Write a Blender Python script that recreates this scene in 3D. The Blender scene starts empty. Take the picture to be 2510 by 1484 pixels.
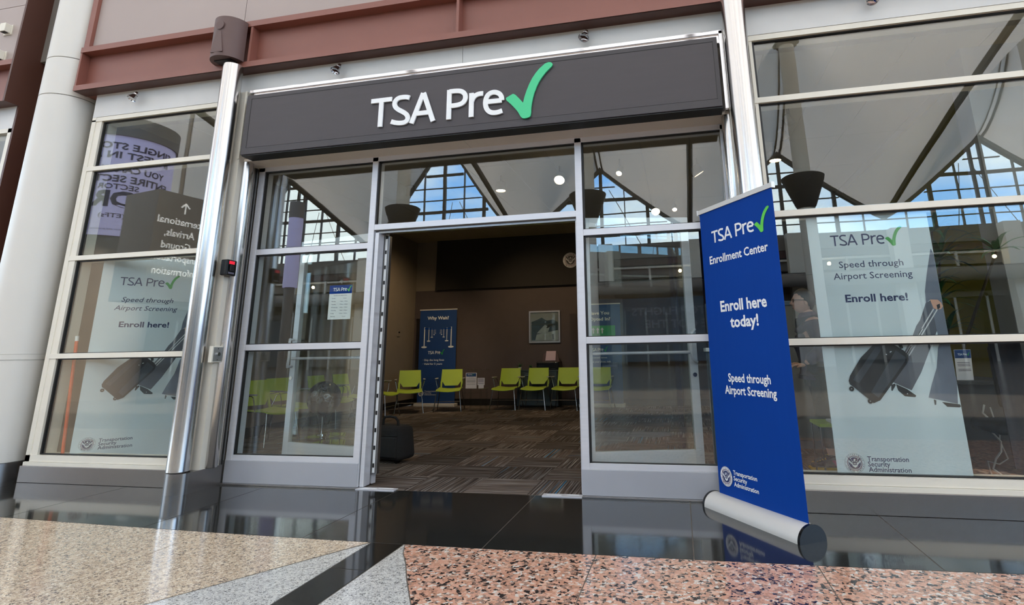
import bpy, bmesh, math, random
from mathutils import Vector, Matrix
random.seed(7)
SC = bpy.context.scene
COL = SC.collection
pi = math.pi
def R(d): return math.radians(d)

# ------------------------------------------------------------------ camera
cd = bpy.data.cameras.new('camera'); cam = bpy.data.objects.new('camera', cd); COL.objects.link(cam)
cd.sensor_fit = 'HORIZONTAL'; cd.sensor_width = 36.0
cd.lens = 1351.89 / 2510 * 36
cd.shift_x = (1255 - 1369.99) / 2510; cd.shift_y = (535.47 - 742) / 2510
cd.clip_start = 0.05; cd.clip_end = 600
_pit, _rol, _yaw = 0.24000417, 0.01685141, 0.20647033
_M = (Matrix.Rotation(_yaw, 3, 'Z') @ Matrix.Rotation(_pit, 3, 'X') @ Matrix.Rotation(_rol, 3, 'Y') @ Matrix.Rotation(pi / 2, 3, 'X'))
cam.matrix_world = Matrix.Translation((0, -4.3733, 1.0289)) @ _M.to_4x4()
SC.camera = cam

# ------------------------------------------------------------------ view, world, sun
SC.view_settings.view_transform = 'Standard'; SC.view_settings.look = 'None'
SC.view_settings.exposure = 0.42; SC.view_settings.gamma = 1.0
SC.view_settings.use_curve_mapping = False
SC.cycles.use_denoising = True
SC.cycles.max_bounces = 8; SC.cycles.diffuse_bounces = 4; SC.cycles.glossy_bounces = 4
SC.cycles.transmission_bounces = 6; SC.cycles.transparent_max_bounces = 20
SC.cycles.caustics_reflective = False; SC.cycles.caustics_refractive = False
SC.cycles.sample_clamp_indirect = 8.0
W = bpy.data.worlds.new('sky'); SC.world = W; W.use_nodes = True
nt = W.node_tree; nd = nt.nodes; lk = nt.links
bg = nd['Background']; tc = nd.new('ShaderNodeTexCoord')
sep = nd.new('ShaderNodeSeparateXYZ'); lk.new(tc.outputs['Generated'], sep.inputs[0])
grad = nd.new('ShaderNodeValToRGB'); lk.new(sep.outputs['Z'], grad.inputs[0])
cr = grad.color_ramp
cr.elements[0].position = 0.0; cr.elements[0].color = (0.72, 0.84, 0.95, 1)
cr.elements[1].position = 1.0; cr.elements[1].color = (0.16, 0.36, 0.80, 1)
for p_, c_ in ((0.14, (0.30, 0.60, 1.0, 1)), (0.35, (0.20, 0.46, 0.95, 1))):
    e_ = cr.elements.new(p_); e_.color = c_
mp = nd.new('ShaderNodeMapping'); mp.inputs['Scale'].default_value = (1.0, 1.0, 3.0); lk.new(tc.outputs['Generated'], mp.inputs[0])
nz = nd.new('ShaderNodeTexNoise'); nz.inputs['Scale'].default_value = 2.3; nz.inputs['Detail'].default_value = 7
lk.new(mp.outputs[0], nz.inputs['Vector'])
cl = nd.new('ShaderNodeValToRGB'); lk.new(nz.outputs[0], cl.inputs[0])
cl.color_ramp.elements[0].position = 0.42; cl.color_ramp.elements[0].color = (0, 0, 0, 1)
cl.color_ramp.elements[1].position = 0.60; cl.color_ramp.elements[1].color = (1, 1, 1, 1)
mx = nd.new('ShaderNodeMixRGB'); lk.new(cl.outputs[0], mx.inputs[0]); lk.new(grad.outputs[0], mx.inputs[1])
mx.inputs[2].default_value = (0.84, 0.93, 0.95, 1)
lk.new(mx.outputs[0], bg.inputs[0]); bg.inputs[1].default_value = 5.1
sd = bpy.data.lights.new('sun', 'SUN'); sd.energy = 16.5; sd.angle = R(1.5); sd.color = (1.0, 0.89, 0.76)
sun = bpy.data.objects.new('sun', sd); COL.objects.link(sun); sun.rotation_euler = (R(-28), R(22), 0)
sun.location = (0, 20, 60)

# ------------------------------------------------------------------ materials
def lin(c):
    return tuple(((v / 255) / 12.92 if v / 255 <= 0.04045 else ((v / 255 + 0.055) / 1.055) ** 2.4) for v in c)
MATS = {}
def mat(name, rgb, rough=0.5, metal=0.0, var=0.06, scale=6.0, bump=0.0, bscale=60.0, emit=None, es=1.0, coat=0.0, spec=0.5, stretch=None):
    """plain procedural surface: base colour with a little noise variation, optional fine relief"""
    m = bpy.data.materials.new(name); m.use_nodes = True; MATS[name] = m
    n = m.node_tree.nodes; l = m.node_tree.links; b = n['Principled BSDF']
    c = lin(rgb)
    t = n.new('ShaderNodeTexCoord'); no = n.new('ShaderNodeTexNoise'); no.inputs['Scale'].default_value = scale; no.inputs['Detail'].default_value = 4
    if stretch:
        mp = n.new('ShaderNodeMapping'); mp.inputs['Scale'].default_value = stretch; l.new(t.outputs['Object'], mp.inputs[0]); l.new(mp.outputs[0], no.inputs['Vector'])
    else: l.new(t.outputs['Object'], no.inputs['Vector'])
    r = n.new('ShaderNodeValToRGB'); l.new(no.outputs[0], r.inputs[0])
    r.color_ramp.elements[0].position = 0.3; r.color_ramp.elements[0].color = tuple(max(0, v * (1 - var)) for v in c) + (1,)
    r.color_ramp.elements[1].position = 0.7; r.color_ramp.elements[1].color = tuple(min(1, v * (1 + var)) for v in c) + (1,)
    l.new(r.outputs[0], b.inputs['Base Color'])
    b.inputs['Roughness'].default_value = rough; b.inputs['Metallic'].default_value = metal
    b.inputs['Specular IOR Level'].default_value = spec
    if coat: b.inputs['Coat Weight'].default_value = coat; b.inputs['Coat Roughness'].default_value = 0.05
    if bump:
        n2 = n.new('ShaderNodeTexNoise'); n2.inputs['Scale'].default_value = bscale; n2.inputs['Detail'].default_value = 3
        l.new(t.outputs['Object'], n2.inputs['Vector'])
        bu = n.new('ShaderNodeBump'); bu.inputs['Strength'].default_value = bump; bu.inputs['Distance'].default_value = 0.01
        l.new(n2.outputs[0], bu.inputs['Height']); l.new(bu.outputs[0], b.inputs['Normal'])
    if emit:
        b.inputs['Emission Color'].default_value = lin(emit) + (1,); b.inputs['Emission Strength'].default_value = es
    return m

def glass_mat(name, ior=1.6, tint=(0.93, 0.96, 0.94), wave=0.0, wscale=1.5):
    """thin architectural glass: fresnel mix of see-through and mirror, same for every ray"""
    m = bpy.data.materials.new(name); m.use_nodes = True; MATS[name] = m
    n = m.node_tree.nodes; l = m.node_tree.links
    for x in list(n):
        if x.type != 'OUTPUT_MATERIAL': n.remove(x)
    out = [x for x in n if x.type == 'OUTPUT_MATERIAL'][0]
    tr = n.new('ShaderNodeBsdfTransparent'); tr.inputs[0].default_value = tint + (1,)
    gl = n.new('ShaderNodeBsdfGlossy'); gl.inputs['Roughness'].default_value = 0.0; gl.inputs[0].default_value = (1, 1, 1, 1)
    fr = n.new('ShaderNodeFresnel'); fr.inputs[0].default_value = ior
    mixn = n.new('ShaderNodeMixShader'); l.new(fr.outputs[0], mixn.inputs[0]); l.new(tr.outputs[0], mixn.inputs[1]); l.new(gl.outputs[0], mixn.inputs[2])
    # the fresnel node flips inside a closed pane, so use the outward facing value on both faces
    geo = n.new('ShaderNodeNewGeometry')
    # Cycles' Fresnel already inverts the index on back faces; feed it so that both sides see air -> glass
    inv = n.new('ShaderNodeMath'); inv.operation = 'MULTIPLY_ADD'
    l.new(geo.outputs['Backfacing'], inv.inputs[0]); inv.inputs[1].default_value = 1.0 / ior - ior; inv.inputs[2].default_value = ior
    l.new(inv.outputs[0], fr.inputs[0])
    if wave:
        t = n.new('ShaderNodeTexCoord'); no = n.new('ShaderNodeTexNoise'); no.inputs['Scale'].default_value = wscale; no.inputs['Detail'].default_value = 1
        l.new(t.outputs['Object'], no.inputs['Vector'])
        bu = n.new('ShaderNodeBump'); bu.inputs['Strength'].default_value = wave; bu.inputs['Distance'].default_value = 0.01
        l.new(no.outputs[0], bu.inputs['Height']); l.new(bu.outputs[0], gl.inputs['Normal'])
    l.new(mixn.outputs[0], out.inputs[0])
    return m

def granite(name, cols, scale, rough=0.08, coat=0.0, pos=None, bump=0.0):
    """speckled polished stone: voronoi crystals coloured through a hard ramp"""
    m = bpy.data.materials.new(name); m.use_nodes = True; MATS[name] = m
    n = m.node_tree.nodes; l = m.node_tree.links; b = n['Principled BSDF']
    t = n.new('ShaderNodeTexCoord'); nz = n.new('ShaderNodeTexNoise'); nz.inputs['Scale'].default_value = scale * 0.9; nz.inputs['Detail'].default_value = 2
    l.new(t.outputs['Object'], nz.inputs['Vector'])
    mp = n.new('ShaderNodeMixRGB'); mp.blend_type = 'ADD'; mp.inputs[0].default_value = 0.035
    l.new(t.outputs['Object'], mp.inputs[1]); l.new(nz.outputs['Color'], mp.inputs[2])
    v = n.new('ShaderNodeTexVoronoi'); v.inputs['Scale'].default_value = scale; l.new(mp.outputs[0], v.inputs['Vector'])
    s = n.new('ShaderNodeSeparateColor'); l.new(v.outputs['Color'], s.inputs[0])
    r = n.new('ShaderNodeValToRGB'); r.color_ramp.interpolation = 'CONSTANT'; l.new(s.outputs[0], r.inputs[0])
    els = r.color_ramp.elements
    els[0].position = 0; els[0].color = lin(cols[0][1]) + (1,); els[1].position = cols[1][0]; els[1].color = lin(cols[1][1]) + (1,)
    for p, c in cols[2:]:
        e = els.new(p); e.color = lin(c) + (1,)
    v2 = n.new('ShaderNodeTexNoise'); v2.inputs['Scale'].default_value = scale * 4; l.new(t.outputs['Object'], v2.inputs['Vector'])
    mm = n.new('ShaderNodeMixRGB'); mm.blend_type = 'OVERLAY'; mm.inputs[0].default_value = 0.35; l.new(r.outputs[0], mm.inputs[1]); l.new(v2.outputs[0], mm.inputs[2])
    l.new(mm.outputs[0], b.inputs['Base Color']); b.inputs['Roughness'].default_value = rough
    if coat: b.inputs['Coat Weight'].default_value = coat; b.inputs['Coat Roughness'].default_value = 0.02
    return m

mat('cream', (228, 224, 211), 0.38, var=0.02)
mat('cream_matte', (222, 217, 204), 0.65, var=0.02)
mat('fascia_white', (214, 215, 213), 0.35, var=0.02)
mat('column_white', (214, 212, 205), 0.42, var=0.02, scale=1.5)
mat('aluminium', (212, 214, 220), 0.33, metal=0.25, var=0.03, scale=2, stretch=(1, 1, 30))
mat('kick_metal', (176, 179, 186), 0.34, metal=0.25, var=0.03, scale=3)
mat('steel', (202, 199, 196), 0.21, metal=1.0, var=0.03, scale=1.2)
mat('brushed_steel', (136, 132, 129), 0.25, metal=0.85, var=0.03, scale=2)
mat('chrome', (215, 215, 218), 0.06, metal=1.0, var=0.02)
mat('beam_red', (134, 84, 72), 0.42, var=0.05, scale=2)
mat('beam_dark', (82, 50, 40), 0.45, var=0.04, scale=2)  # dark brown plates; under the flange it is beam paint with shade put in
mat('panel_mauve', (168, 154, 148), 0.5, var=0.02, scale=1.5)
mat('speaker_brown', (96, 74, 70), 0.55, var=0.03, bump=0.15, bscale=400)
mat('sign_dark', (62, 57, 60), 0.45, var=0.04, scale=3, stretch=(1, 1, 8))
mat('sign_frame', (57, 53, 56), 0.4, var=0.03, scale=3)
mat('sign_black', (14, 14, 15), 0.5, var=0.03)
mat('letter_white', (236, 240, 242), 0.3, var=0.01)
mat('check_green', (62, 200, 140), 0.35, var=0.03)
mat('gasket', (18, 18, 18), 0.5, var=0.1)
mat('soffit', (226, 217, 204), 0.5, var=0.02)
mat('granite_joint', (92, 85, 76), 0.7, var=0.1)
mat('taupe_wall', (126, 116, 102), 0.8, var=0.03, bump=0.1, bscale=150)
mat('accent_wall', (80, 71, 70), 0.8, var=0.04, bump=0.1, bscale=150)
mat('bulkhead_black', (34, 31, 28), 0.8, var=0.05)
mat('olive_wall', (112, 108, 30), 0.75, var=0.04, bump=0.1, bscale=150)
mat('grey_wall', (140, 138, 136), 0.75, var=0.03)
mat('base_black', (16, 16, 17), 0.45, var=0.1)
mat('ceiling_tile', (150, 138, 118), 0.85, var=0.04, scale=90, bump=0.2, bscale=250)
mat('ceiling_grid', (110, 103, 92), 0.7)
mat('lime_plastic', (168, 192, 62), 0.35, var=0.03)
mat('leg_chrome', (150, 150, 152), 0.22, metal=1.0)
mat('arm_grey', (150, 150, 152), 0.5)
mat('print_white', (232, 236, 238), 0.45, var=0.01)
mat('poster_white', (208, 222, 230), 0.4, var=0.015, scale=2)
mat('print_navy', (28, 42, 92), 0.45, var=0.02)
mat('print_green', (40, 160, 60), 0.45, var=0.08, scale=20)
mat('print_lime', (92, 200, 70), 0.45, var=0.08, scale=20)
mat('print_grey', (84, 88, 100), 0.45, var=0.08, scale=8)
mat('print_jacket', (104, 112, 130), 0.45, var=0.1, scale=8)
mat('print_case', (30, 32, 38), 0.3, var=0.1)
mat('print_case_light', (58, 64, 74), 0.3, var=0.1, scale=12)
mat('print_skin', (205, 160, 140), 0.5, var=0.08)
mat('print_line', (205, 210, 215), 0.4)
mat('print_red', (150, 60, 70), 0.5)
mat('banner_blue', (0, 58, 144), 0.6, var=0.03, scale=2, spec=0.15)
mat('banner_blue_dark', (24, 62, 120), 0.5, var=0.03)
mat('banner_silver', (208, 207, 203), 0.4, metal=0.2, var=0.02)
mat('black_gloss', (12, 12, 14), 0.22, var=0.05, spec=0.35)
mat('black_matte', (22, 22, 23), 0.6, var=0.1)
mat('bag_black', (26, 26, 27), 0.85, var=0.2, scale=40, bump=0.5, bscale=300)
mat('red_led', (225, 40, 60), 0.4, emit=(225, 40, 60), es=0.5)
mat('switch_plate', (150, 152, 150), 0.35, metal=0.5)
mat('cabinet_teal', (52, 66, 72), 0.5, var=0.05)
mat('paper_white', (225, 222, 226), 0.7, var=0.02)
mat('paper_pink', (214, 186, 190), 0.7, var=0.02)
mat('paper_grey_text', (110, 108, 125), 0.7)
mat('frame_silver', (170, 170, 172), 0.35, metal=0.6)
mat('picture_sky', (150, 150, 158), 0.4, var=0.12, scale=4)
mat('picture_mountain', (60, 74, 90), 0.4, var=0.25, scale=12)
mat('picture_white', (168, 176, 188), 0.4, var=0.1, scale=10)
mat('picture_rock', (44, 40, 40), 0.5, var=0.3, scale=20)
mat('orange_pole', (222, 84, 30), 0.4, var=0.04)
mat('globe_dark', (14, 14, 17), 0.12, metal=0.0, var=0.3, scale=8)
mat('globe_land', (110, 114, 120), 0.3, metal=0.4, var=0.2)
mat('leaf_green', (46, 98, 54), 0.5, var=0.25, scale=20)
mat('stem_brown', (72, 62, 44), 0.8, var=0.2)
mat('pot_grey', (70, 70, 72), 0.5)
mat('skin', (206, 162, 142), 0.55, var=0.05, scale=12)
mat('hair_dark', (34, 24, 22), 0.6, var=0.3, scale=60, stretch=(6, 6, 1))
mat('jacket_purple', (50, 44, 66), 0.75, var=0.15, scale=14, bump=0.3, bscale=30)
mat('jacket_collar', (30, 30, 40), 0.8, var=0.1)
mat('scarf_check', (90, 70, 86), 0.85, var=0.35, scale=22)
mat('trouser_green', (34, 42, 34), 0.85, var=0.15, scale=14, bump=0.3, bscale=40)
mat('shoe_dark', (44, 40, 44), 0.6, var=0.3, scale=30)
mat('shoe_yellow', (214, 170, 40), 0.5, var=0.1)
mat('shoe_pink', (190, 60, 110), 0.6, var=0.1)
mat('tag_orange', (222, 150, 84), 0.5, var=0.2, scale=30)
mat('partition_blue', (104, 120, 134), 0.7, var=0.03)
mat('partition_beige', (130, 124, 118), 0.85, var=0.04)
mat('desk_dark', (34, 38, 40), 0.5, var=0.08)
mat('cable_white', (200, 200, 196), 0.5)
mat('mast_white', (214, 208, 196), 0.5, var=0.03)
mat('truss_grey', (88, 82, 74), 0.5, var=0.05)
mat('hall_grey', (120, 114, 108), 0.6, var=0.05, scale=0.6)
mat('hall_red', (84, 58, 54), 0.6, var=0.05)
mat('hall_dark', (48, 45, 43), 0.6, var=0.08, scale=0.6)
mat('hall_teal', (36, 72, 92), 0.5, var=0.1, scale=0.5)
mat('drum_purple', (184, 178, 214), 0.5, var=0.03, scale=0.6, emit=(184, 178, 214), es=0.9)
mat('drum_cap', (128, 118, 108), 0.5)
mat('drum_text', (70, 60, 84), 0.5)
mat('directory_grey', (84, 80, 76), 0.5)
mat('bulb_warm', (255, 240, 214), 0.5, emit=(255, 226, 186), es=26.0)
mat('bulb_hall', (255, 240, 200), 0.5, emit=(255, 230, 170), es=40.0)
glass_mat('glass', 1.72, (0.94, 0.97, 0.955), wave=0.03, wscale=1.7)
glass_mat('glass_door', 1.55, (0.90, 0.94, 0.92), wave=0.03, wscale=2.2)
glass_mat('acrylic', 1.5, (0.93, 0.95, 0.95))
granite('granite_black', [(0, (24, 25, 25)), (0.35, (34, 35, 34)), (0.7, (44, 45, 43)), (0.95, (66, 67, 64))], 260, 0.075, coat=0.0)
granite('granite_stripe', [(0, (22, 23, 23)), (0.4, (32, 33, 32)), (0.95, (54, 55, 52))], 260, 0.08, coat=0.0)
MATS['granite_stripe'].node_tree.nodes['Principled BSDF'].inputs['Specular IOR Level'].default_value = 0.25
granite('granite_beige', [(0, (206, 186, 158)), (0.3, (186, 166, 142)), (0.52, (160, 140, 120)), (0.68, (104, 94, 86)), (0.82, (222, 208, 184))], 120, 0.12)
granite('granite_light', [(0, (200, 198, 190)), (0.35, (178, 177, 172)), (0.62, (146, 146, 142)), (0.76, (92, 92, 90)), (0.88, (212, 211, 205))], 150, 0.12)
granite('granite_pink', [(0, (200, 152, 128)), (0.26, (182, 136, 112)), (0.46, (208, 170, 146)), (0.58, (50, 45, 44)), (0.74, (146, 120, 106)), (0.90, (206, 198, 186))], 64, 0.12)
granite('granite_hall', [(0, (104, 98, 90)), (0.3, (92, 86, 80)), (0.6, (72, 69, 66)), (0.85, (118, 112, 104))], 60, 0.16)

def tent_mat():
    m = bpy.data.materials.new('tent_fabric'); m.use_nodes = True; MATS['tent_fabric'] = m
    n = m.node_tree.nodes; l = m.node_tree.links
    for x in list(n):
        if x.type != 'OUTPUT_MATERIAL': n.remove(x)
    out = [x for x in n if x.type == 'OUTPUT_MATERIAL'][0]
    d = n.new('ShaderNodeBsdfDiffuse'); d.inputs[0].default_value = (0.80, 0.77, 0.73, 1)
    t = n.new('ShaderNodeBsdfTranslucent'); t.inputs[0].default_value = (0.84, 0.785, 0.715, 1)
    no = n.new('ShaderNodeTexNoise'); no.inputs['Scale'].default_value = 0.25
    tcn = n.new('ShaderNodeTexCoord'); l.new(tcn.outputs['Object'], no.inputs['Vector'])
    mr = n.new('ShaderNodeMapRange'); mr.inputs[3].default_value = TENT_T - 0.02; mr.inputs[4].default_value = TENT_T + 0.02
    l.new(no.outputs[0], mr.inputs[0])
    ms = n.new('ShaderNodeMixShader'); l.new(mr.outputs[0], ms.inputs[0]); l.new(d.outputs[0], ms.inputs[1]); l.new(t.outputs[0], ms.inputs[2])
    l.new(ms.outputs[0], out.inputs[0])
TENT_T = 0.22
tent_mat()

def carpet_mat():
    m = bpy.data.materials.new('carpet'); m.use_nodes = True; MATS['carpet'] = m
    n = m.node_tree.nodes; l = m.node_tree.links; b = n['Principled BSDF']; b.inputs['Roughness'].default_value = 0.95; b.inputs['Specular IOR Level'].default_value = 0.1
    t = n.new('ShaderNodeTexCoord'); oi = n.new('ShaderNodeObjectInfo')
    vm = n.new('ShaderNodeVectorMath'); vm.operation = 'ADD'; l.new(t.outputs['Object'], vm.inputs[0])
    cmb = n.new('ShaderNodeCombineXYZ'); mu = n.new('ShaderNodeMath'); mu.operation = 'MULTIPLY'; mu.inputs[1].default_value = 40; l.new(oi.outputs['Random'], mu.inputs[0])
    l.new(mu.outputs[0], cmb.inputs[0]); l.new(mu.outputs[0], cmb.inputs[1]); l.new(cmb.outputs[0], vm.inputs[1])
    mp = n.new('ShaderNodeMapping'); mp.inputs['Scale'].default_value = (1.6, 70, 1); l.new(vm.outputs[0], mp.inputs[0])
    no = n.new('ShaderNodeTexNoise'); no.inputs['Scale'].default_value = 1.0; no.inputs['Detail'].default_value = 3; l.new(mp.outputs[0], no.inputs['Vector'])
    r = n.new('ShaderNodeValToRGB'); l.new(no.outputs[0], r.inputs[0]); e = r.color_ramp.elements
    e[0].position = 0.33; e[0].color = lin((40, 37, 35)) + (1,); e[1].position = 0.70; e[1].color = lin((164, 158, 148)) + (1,)
    for p, c in ((0.42, (68, 61, 57)), (0.52, (98, 86, 76)), (0.60, (120, 118, 118))):
        q = e.new(p); q.color = lin(c) + (1,)
    # value shift per tile
    hs = n.new('ShaderNodeHueSaturation'); mr = n.new('ShaderNodeMapRange'); mr.inputs[3].default_value = 0.6; mr.inputs[4].default_value = 1.25
    l.new(oi.outputs['Random'], mr.inputs[0]); l.new(mr.outputs[0], hs.inputs['Value']); l.new(r.outputs[0], hs.inputs['Color'])
    # a rare blue thread
    mp2 = n.new('ShaderNodeMapping'); mp2.inputs['Scale'].default_value = (0.4, 60, 1); l.new(vm.outputs[0], mp2.inputs[0])
    n2 = n.new('ShaderNodeTexNoise'); n2.inputs['Scale'].default_value = 1.0; n2.inputs['Detail'].default_value = 0; l.new(mp2.outputs[0], n2.inputs['Vector'])
    gt = n.new('ShaderNodeMath'); gt.operation = 'GREATER_THAN'; gt.inputs[1].default_value = 0.80; l.new(n2.outputs[0], gt.inputs[0])
    mx = n.new('ShaderNodeMixRGB'); l.new(gt.outputs[0], mx.inputs[0]); l.new(hs.outputs[0], mx.inputs[1]); mx.inputs[2].default_value = lin((60, 130, 170)) + (1,)
    l.new(mx.outputs[0], b.inputs['Base Color'])
    f = n.new('ShaderNodeTexNoise'); f.inputs['Scale'].default_value = 300; l.new(t.outputs['Object'], f.inputs['Vector'])
    bu = n.new('ShaderNodeBump'); bu.inputs['Strength'].default_value = 0.5; bu.inputs['Distance'].default_value = 0.004; l.new(f.outputs[0], bu.inputs['Height']); l.new(bu.outputs[0], b.inputs['Normal'])
carpet_mat()

# ------------------------------------------------------------------ mesh helpers
class MB:
    """collects shapes, then links them as ONE mesh object"""
    def __init__(s): s.v = []; s.f = []
    def add(s, vs, fs):
        o = len(s.v); s.v += [tuple(p) for p in vs]; s.f += [tuple(i + o for i in f) for f in fs]; return s
    def box(s, x0, x1, y0, y1, z0, z1, b=0.0, M=None):
        if b <= 0:
            vs = [(x, y, z) for x in (x0, x1) for y in (y0, y1) for z in (z0, z1)]
            fs = [(0, 1, 3, 2), (4, 6, 7, 5), (0, 4, 5, 1), (2, 3, 7, 6), (0, 2, 6, 4), (1, 5, 7, 3)]
        else:
            bm = bmesh.new(); bmesh.ops.create_cube(bm, size=1)
            for v in bm.verts: v.co = Vector(((x0 + x1) / 2 + v.co.x * (x1 - x0), (y0 + y1) / 2 + v.co.y * (y1 - y0), (z0 + z1) / 2 + v.co.z * (z1 - z0)))
            bmesh.ops.bevel(bm, geom=bm.edges[:], offset=b, segments=2, profile=0.5, affect='EDGES')
            vs = [v.co[:] for v in bm.verts]; fs = [[v.index for v in f.verts] for f in bm.faces]; bm.free()
        if M: vs = [M @ Vector(p) for p in vs]
        return s.add(vs, fs)
    def prism(s, poly, a, b, axis='y', M=None):
        """poly in the two other axes; extruded a..b along axis"""
        n = len(poly)
        def P(p, t): return {'y': (p[0], t, p[1]), 'z': (p[0], p[1], t), 'x': (t, p[0], p[1])}[axis]
        vs = [P(p, a) for p in poly] + [P(p, b) for p in poly]
        if M: vs = [M @ Vector(p) for p in vs]
        fs = [tuple(range(n))[::-1], tuple(range(n, 2 * n))] + [(i, (i + 1) % n, n + (i + 1) % n, n + i) for i in range(n)]
        return s.add(vs, fs)
    def lathe(s, prof, c=(0, 0, 0), n=24, a0=0, a1=2 * pi, M=None, sx=1, sy=1):
        full = abs(a1 - a0 - 2 * pi) < 1e-6; m = n if full else n + 1; vs = []; fs = []
        for i in range(m):
            a = a0 + (a1 - a0) * i / n
            for r, z in prof: vs.append(Vector((c[0] + r * math.cos(a) * sx, c[1] + r * math.sin(a) * sy, c[2] + z)))
        k = len(prof)
        for i in range(n):
            j = (i + 1) % m
            for q in range(k - 1): fs.append((i * k + q, j * k + q, j * k + q + 1, i * k + q + 1))
        if M: vs = [M @ p for p in vs]
        return s.add(vs, fs)
    def cyl(s, p0, p1, r, r1=None, n=16, caps=True):
        p0 = Vector(p0); p1 = Vector(p1); d = p1 - p0; L = d.length; r1 = r if r1 is None else r1
        M = Matrix.Translation(p0) @ d.to_track_quat('Z', 'Y').to_matrix().to_4x4()
        pr = ([(0, 0)] if caps else []) + [(r, 0), (r1, L)] + ([(0, L)] if caps else [])
        return s.lathe(pr, n=n, M=M)
    def tube(s, pts, r, n=8, caps=True):
        pts = [Vector(p) for p in pts]; rs = r if isinstance(r, (list, tuple)) else [r] * len(pts)
        up = Vector((0, 0, 1)); rings = []; prev = None
        for i, p in enumerate(pts):
            t = (pts[min(i + 1, len(pts) - 1)] - pts[max(i - 1, 0)]).normalized()
            if prev is None:
                a = t.cross(up);
                if a.length < 1e-3: a = t.cross(Vector((1, 0, 0)))
                a.normalize()
            else: a = (prev - t * prev.dot(t)).normalized()
            prev = a; b = t.cross(a)
            rings.append([p + (a * math.cos(2 * pi * k / n) + b * math.sin(2 * pi * k / n)) * rs[i] for k in range(n)])
        vs = [q for g in rings for q in g]; fs = []
        for i in range(len(pts) - 1):
            for k in range(n): fs.append((i * n + k, i * n + (k + 1) % n, (i + 1) * n + (k + 1) % n, (i + 1) * n + k))
        if caps: fs.append(tuple(range(n))[::-1]); fs.append(tuple((len(pts) - 1) * n + k for k in range(n)))
        return s.add(vs, fs)
    def sphere(s, c, r, n=16, m=10, sc=(1, 1, 1)):
        prof = [(math.sin(pi * i / m) * r, -math.cos(pi * i / m) * r) for i in range(m + 1)]
        M = Matrix.Translation(c) @ Matrix.Diagonal((sc[0], sc[1], sc[2], 1))
        return s.lathe(prof, n=n, M=M)
    def build(s, name, material, parent=None, smooth=False, loc=None, shade=40):
        me = bpy.data.meshes.new(name); me.from_pydata(s.v, [], s.f)
        bm = bmesh.new(); bm.from_mesh(me)
        bmesh.ops.remove_doubles(bm, verts=bm.verts, dist=1e-6)
        bmesh.ops.recalc_face_normals(bm, faces=bm.faces)
        bm.to_mesh(me); bm.free()
        if isinstance(material, str): me.materials.append(MATS[material])
        if smooth:
            for p in me.polygons: p.use_smooth = True
            try: me.set_sharp_from_angle(angle=R(shade))
            except Exception: pass
        o = bpy.data.objects.new(name, me); COL.objects.link(o)
        if parent is not None: setpar(o, parent)
        return o
def setpar(o, p):
    o.parent = p; o.matrix_parent_inverse = PM(p).inverted()
def PM(p):
    m = Matrix.Identity(4); chain = []
    while p is not None: chain.append(p); p = p.parent
    for q in reversed(chain): m = m @ q.matrix_parent_inverse @ Matrix.LocRotScale(q.location, q.rotation_euler, q.scale)
    return m
def tag(o, label=None, cat=None, group=None, kind=None):
    if label: o['label'] = label
    if cat: o['category'] = cat
    if group: o['group'] = group
    if kind: o['kind'] = kind
    return o
def empty(name, loc=(0, 0, 0), rz=0, label=None, cat=None, group=None, kind=None):
    o = bpy.data.objects.new(name, None); COL.objects.link(o); o.location = loc; o.rotation_euler = (0, 0, rz); o.empty_display_size = 0.1
    return tag(o, label, cat, group, kind)
def B(name, m, parent, x0, x1, y0, y1, z0, z1, b=0.0):
    return MB().box(x0, x1, y0, y1, z0, z1, b).build(name, m, parent)
def copy_tree(o, parent=None):
    c = o.copy(); COL.objects.link(c)
    if parent is not None: c.parent = parent
    for ch in list(o.children): copy_tree(ch, c)
    return c
def Fr(ox, oy, oz, deg=0.0):
    """frame of a vertical face: u along the face, v up, w out towards the viewer"""
    u = Vector((math.cos(R(deg)), math.sin(R(deg)), 0)); w = Vector((math.sin(R(deg)), -math.cos(R(deg)), 0)); v = Vector((0, 0, 1))
    M = Matrix.Identity(4)
    for i, a in enumerate((u, v, w)):
        for k in range(3): M[k][i] = a[k]
    M[0][3], M[1][3], M[2][3] = ox, oy, oz
    return M

# ---------------------------------------------------------------- flat print and lettering
def flat(F, polys, w, name, m, parent, t=0.0006):
    for p in polys: o = MB().prism(p, w, w + t, 'z', M=F).build(name, m, parent)
    return o
def ribbon(pts, h):
    L = []; Rr = []; n = len(pts)
    for i in range(n):
        a = Vector(pts[max(i - 1, 0)]); b = Vector(pts[i]); c = Vector(pts[min(i + 1, n - 1)])
        d1 = (b - a); d2 = (c - b)
        if d1.length < 1e-9: d1 = d2
        if d2.length < 1e-9: d2 = d1
        d1 = d1.normalized(); d2 = d2.normalized(); t = (d1 + d2)
        t = t.normalized() if t.length > 1e-6 else d1
        nn = Vector((-t.y, t.x)); k = h / max(0.45, abs(nn.dot(Vector((-d1.y, d1.x)))))
        L.append(b + nn * k); Rr.append(b - nn * k)
    return L, Rr
def smooth_pts(p, it=2):
    for _ in range(it):
        q = [p[0]]
        for a, b in zip(p[:-1], p[1:]):
            q += [(a[0] * .75 + b[0] * .25, a[1] * .75 + b[1] * .25), (a[0] * .25 + b[0] * .75, a[1] * .25 + b[1] * .75)]
        q.append(p[-1]); p = q
    return p
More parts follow.
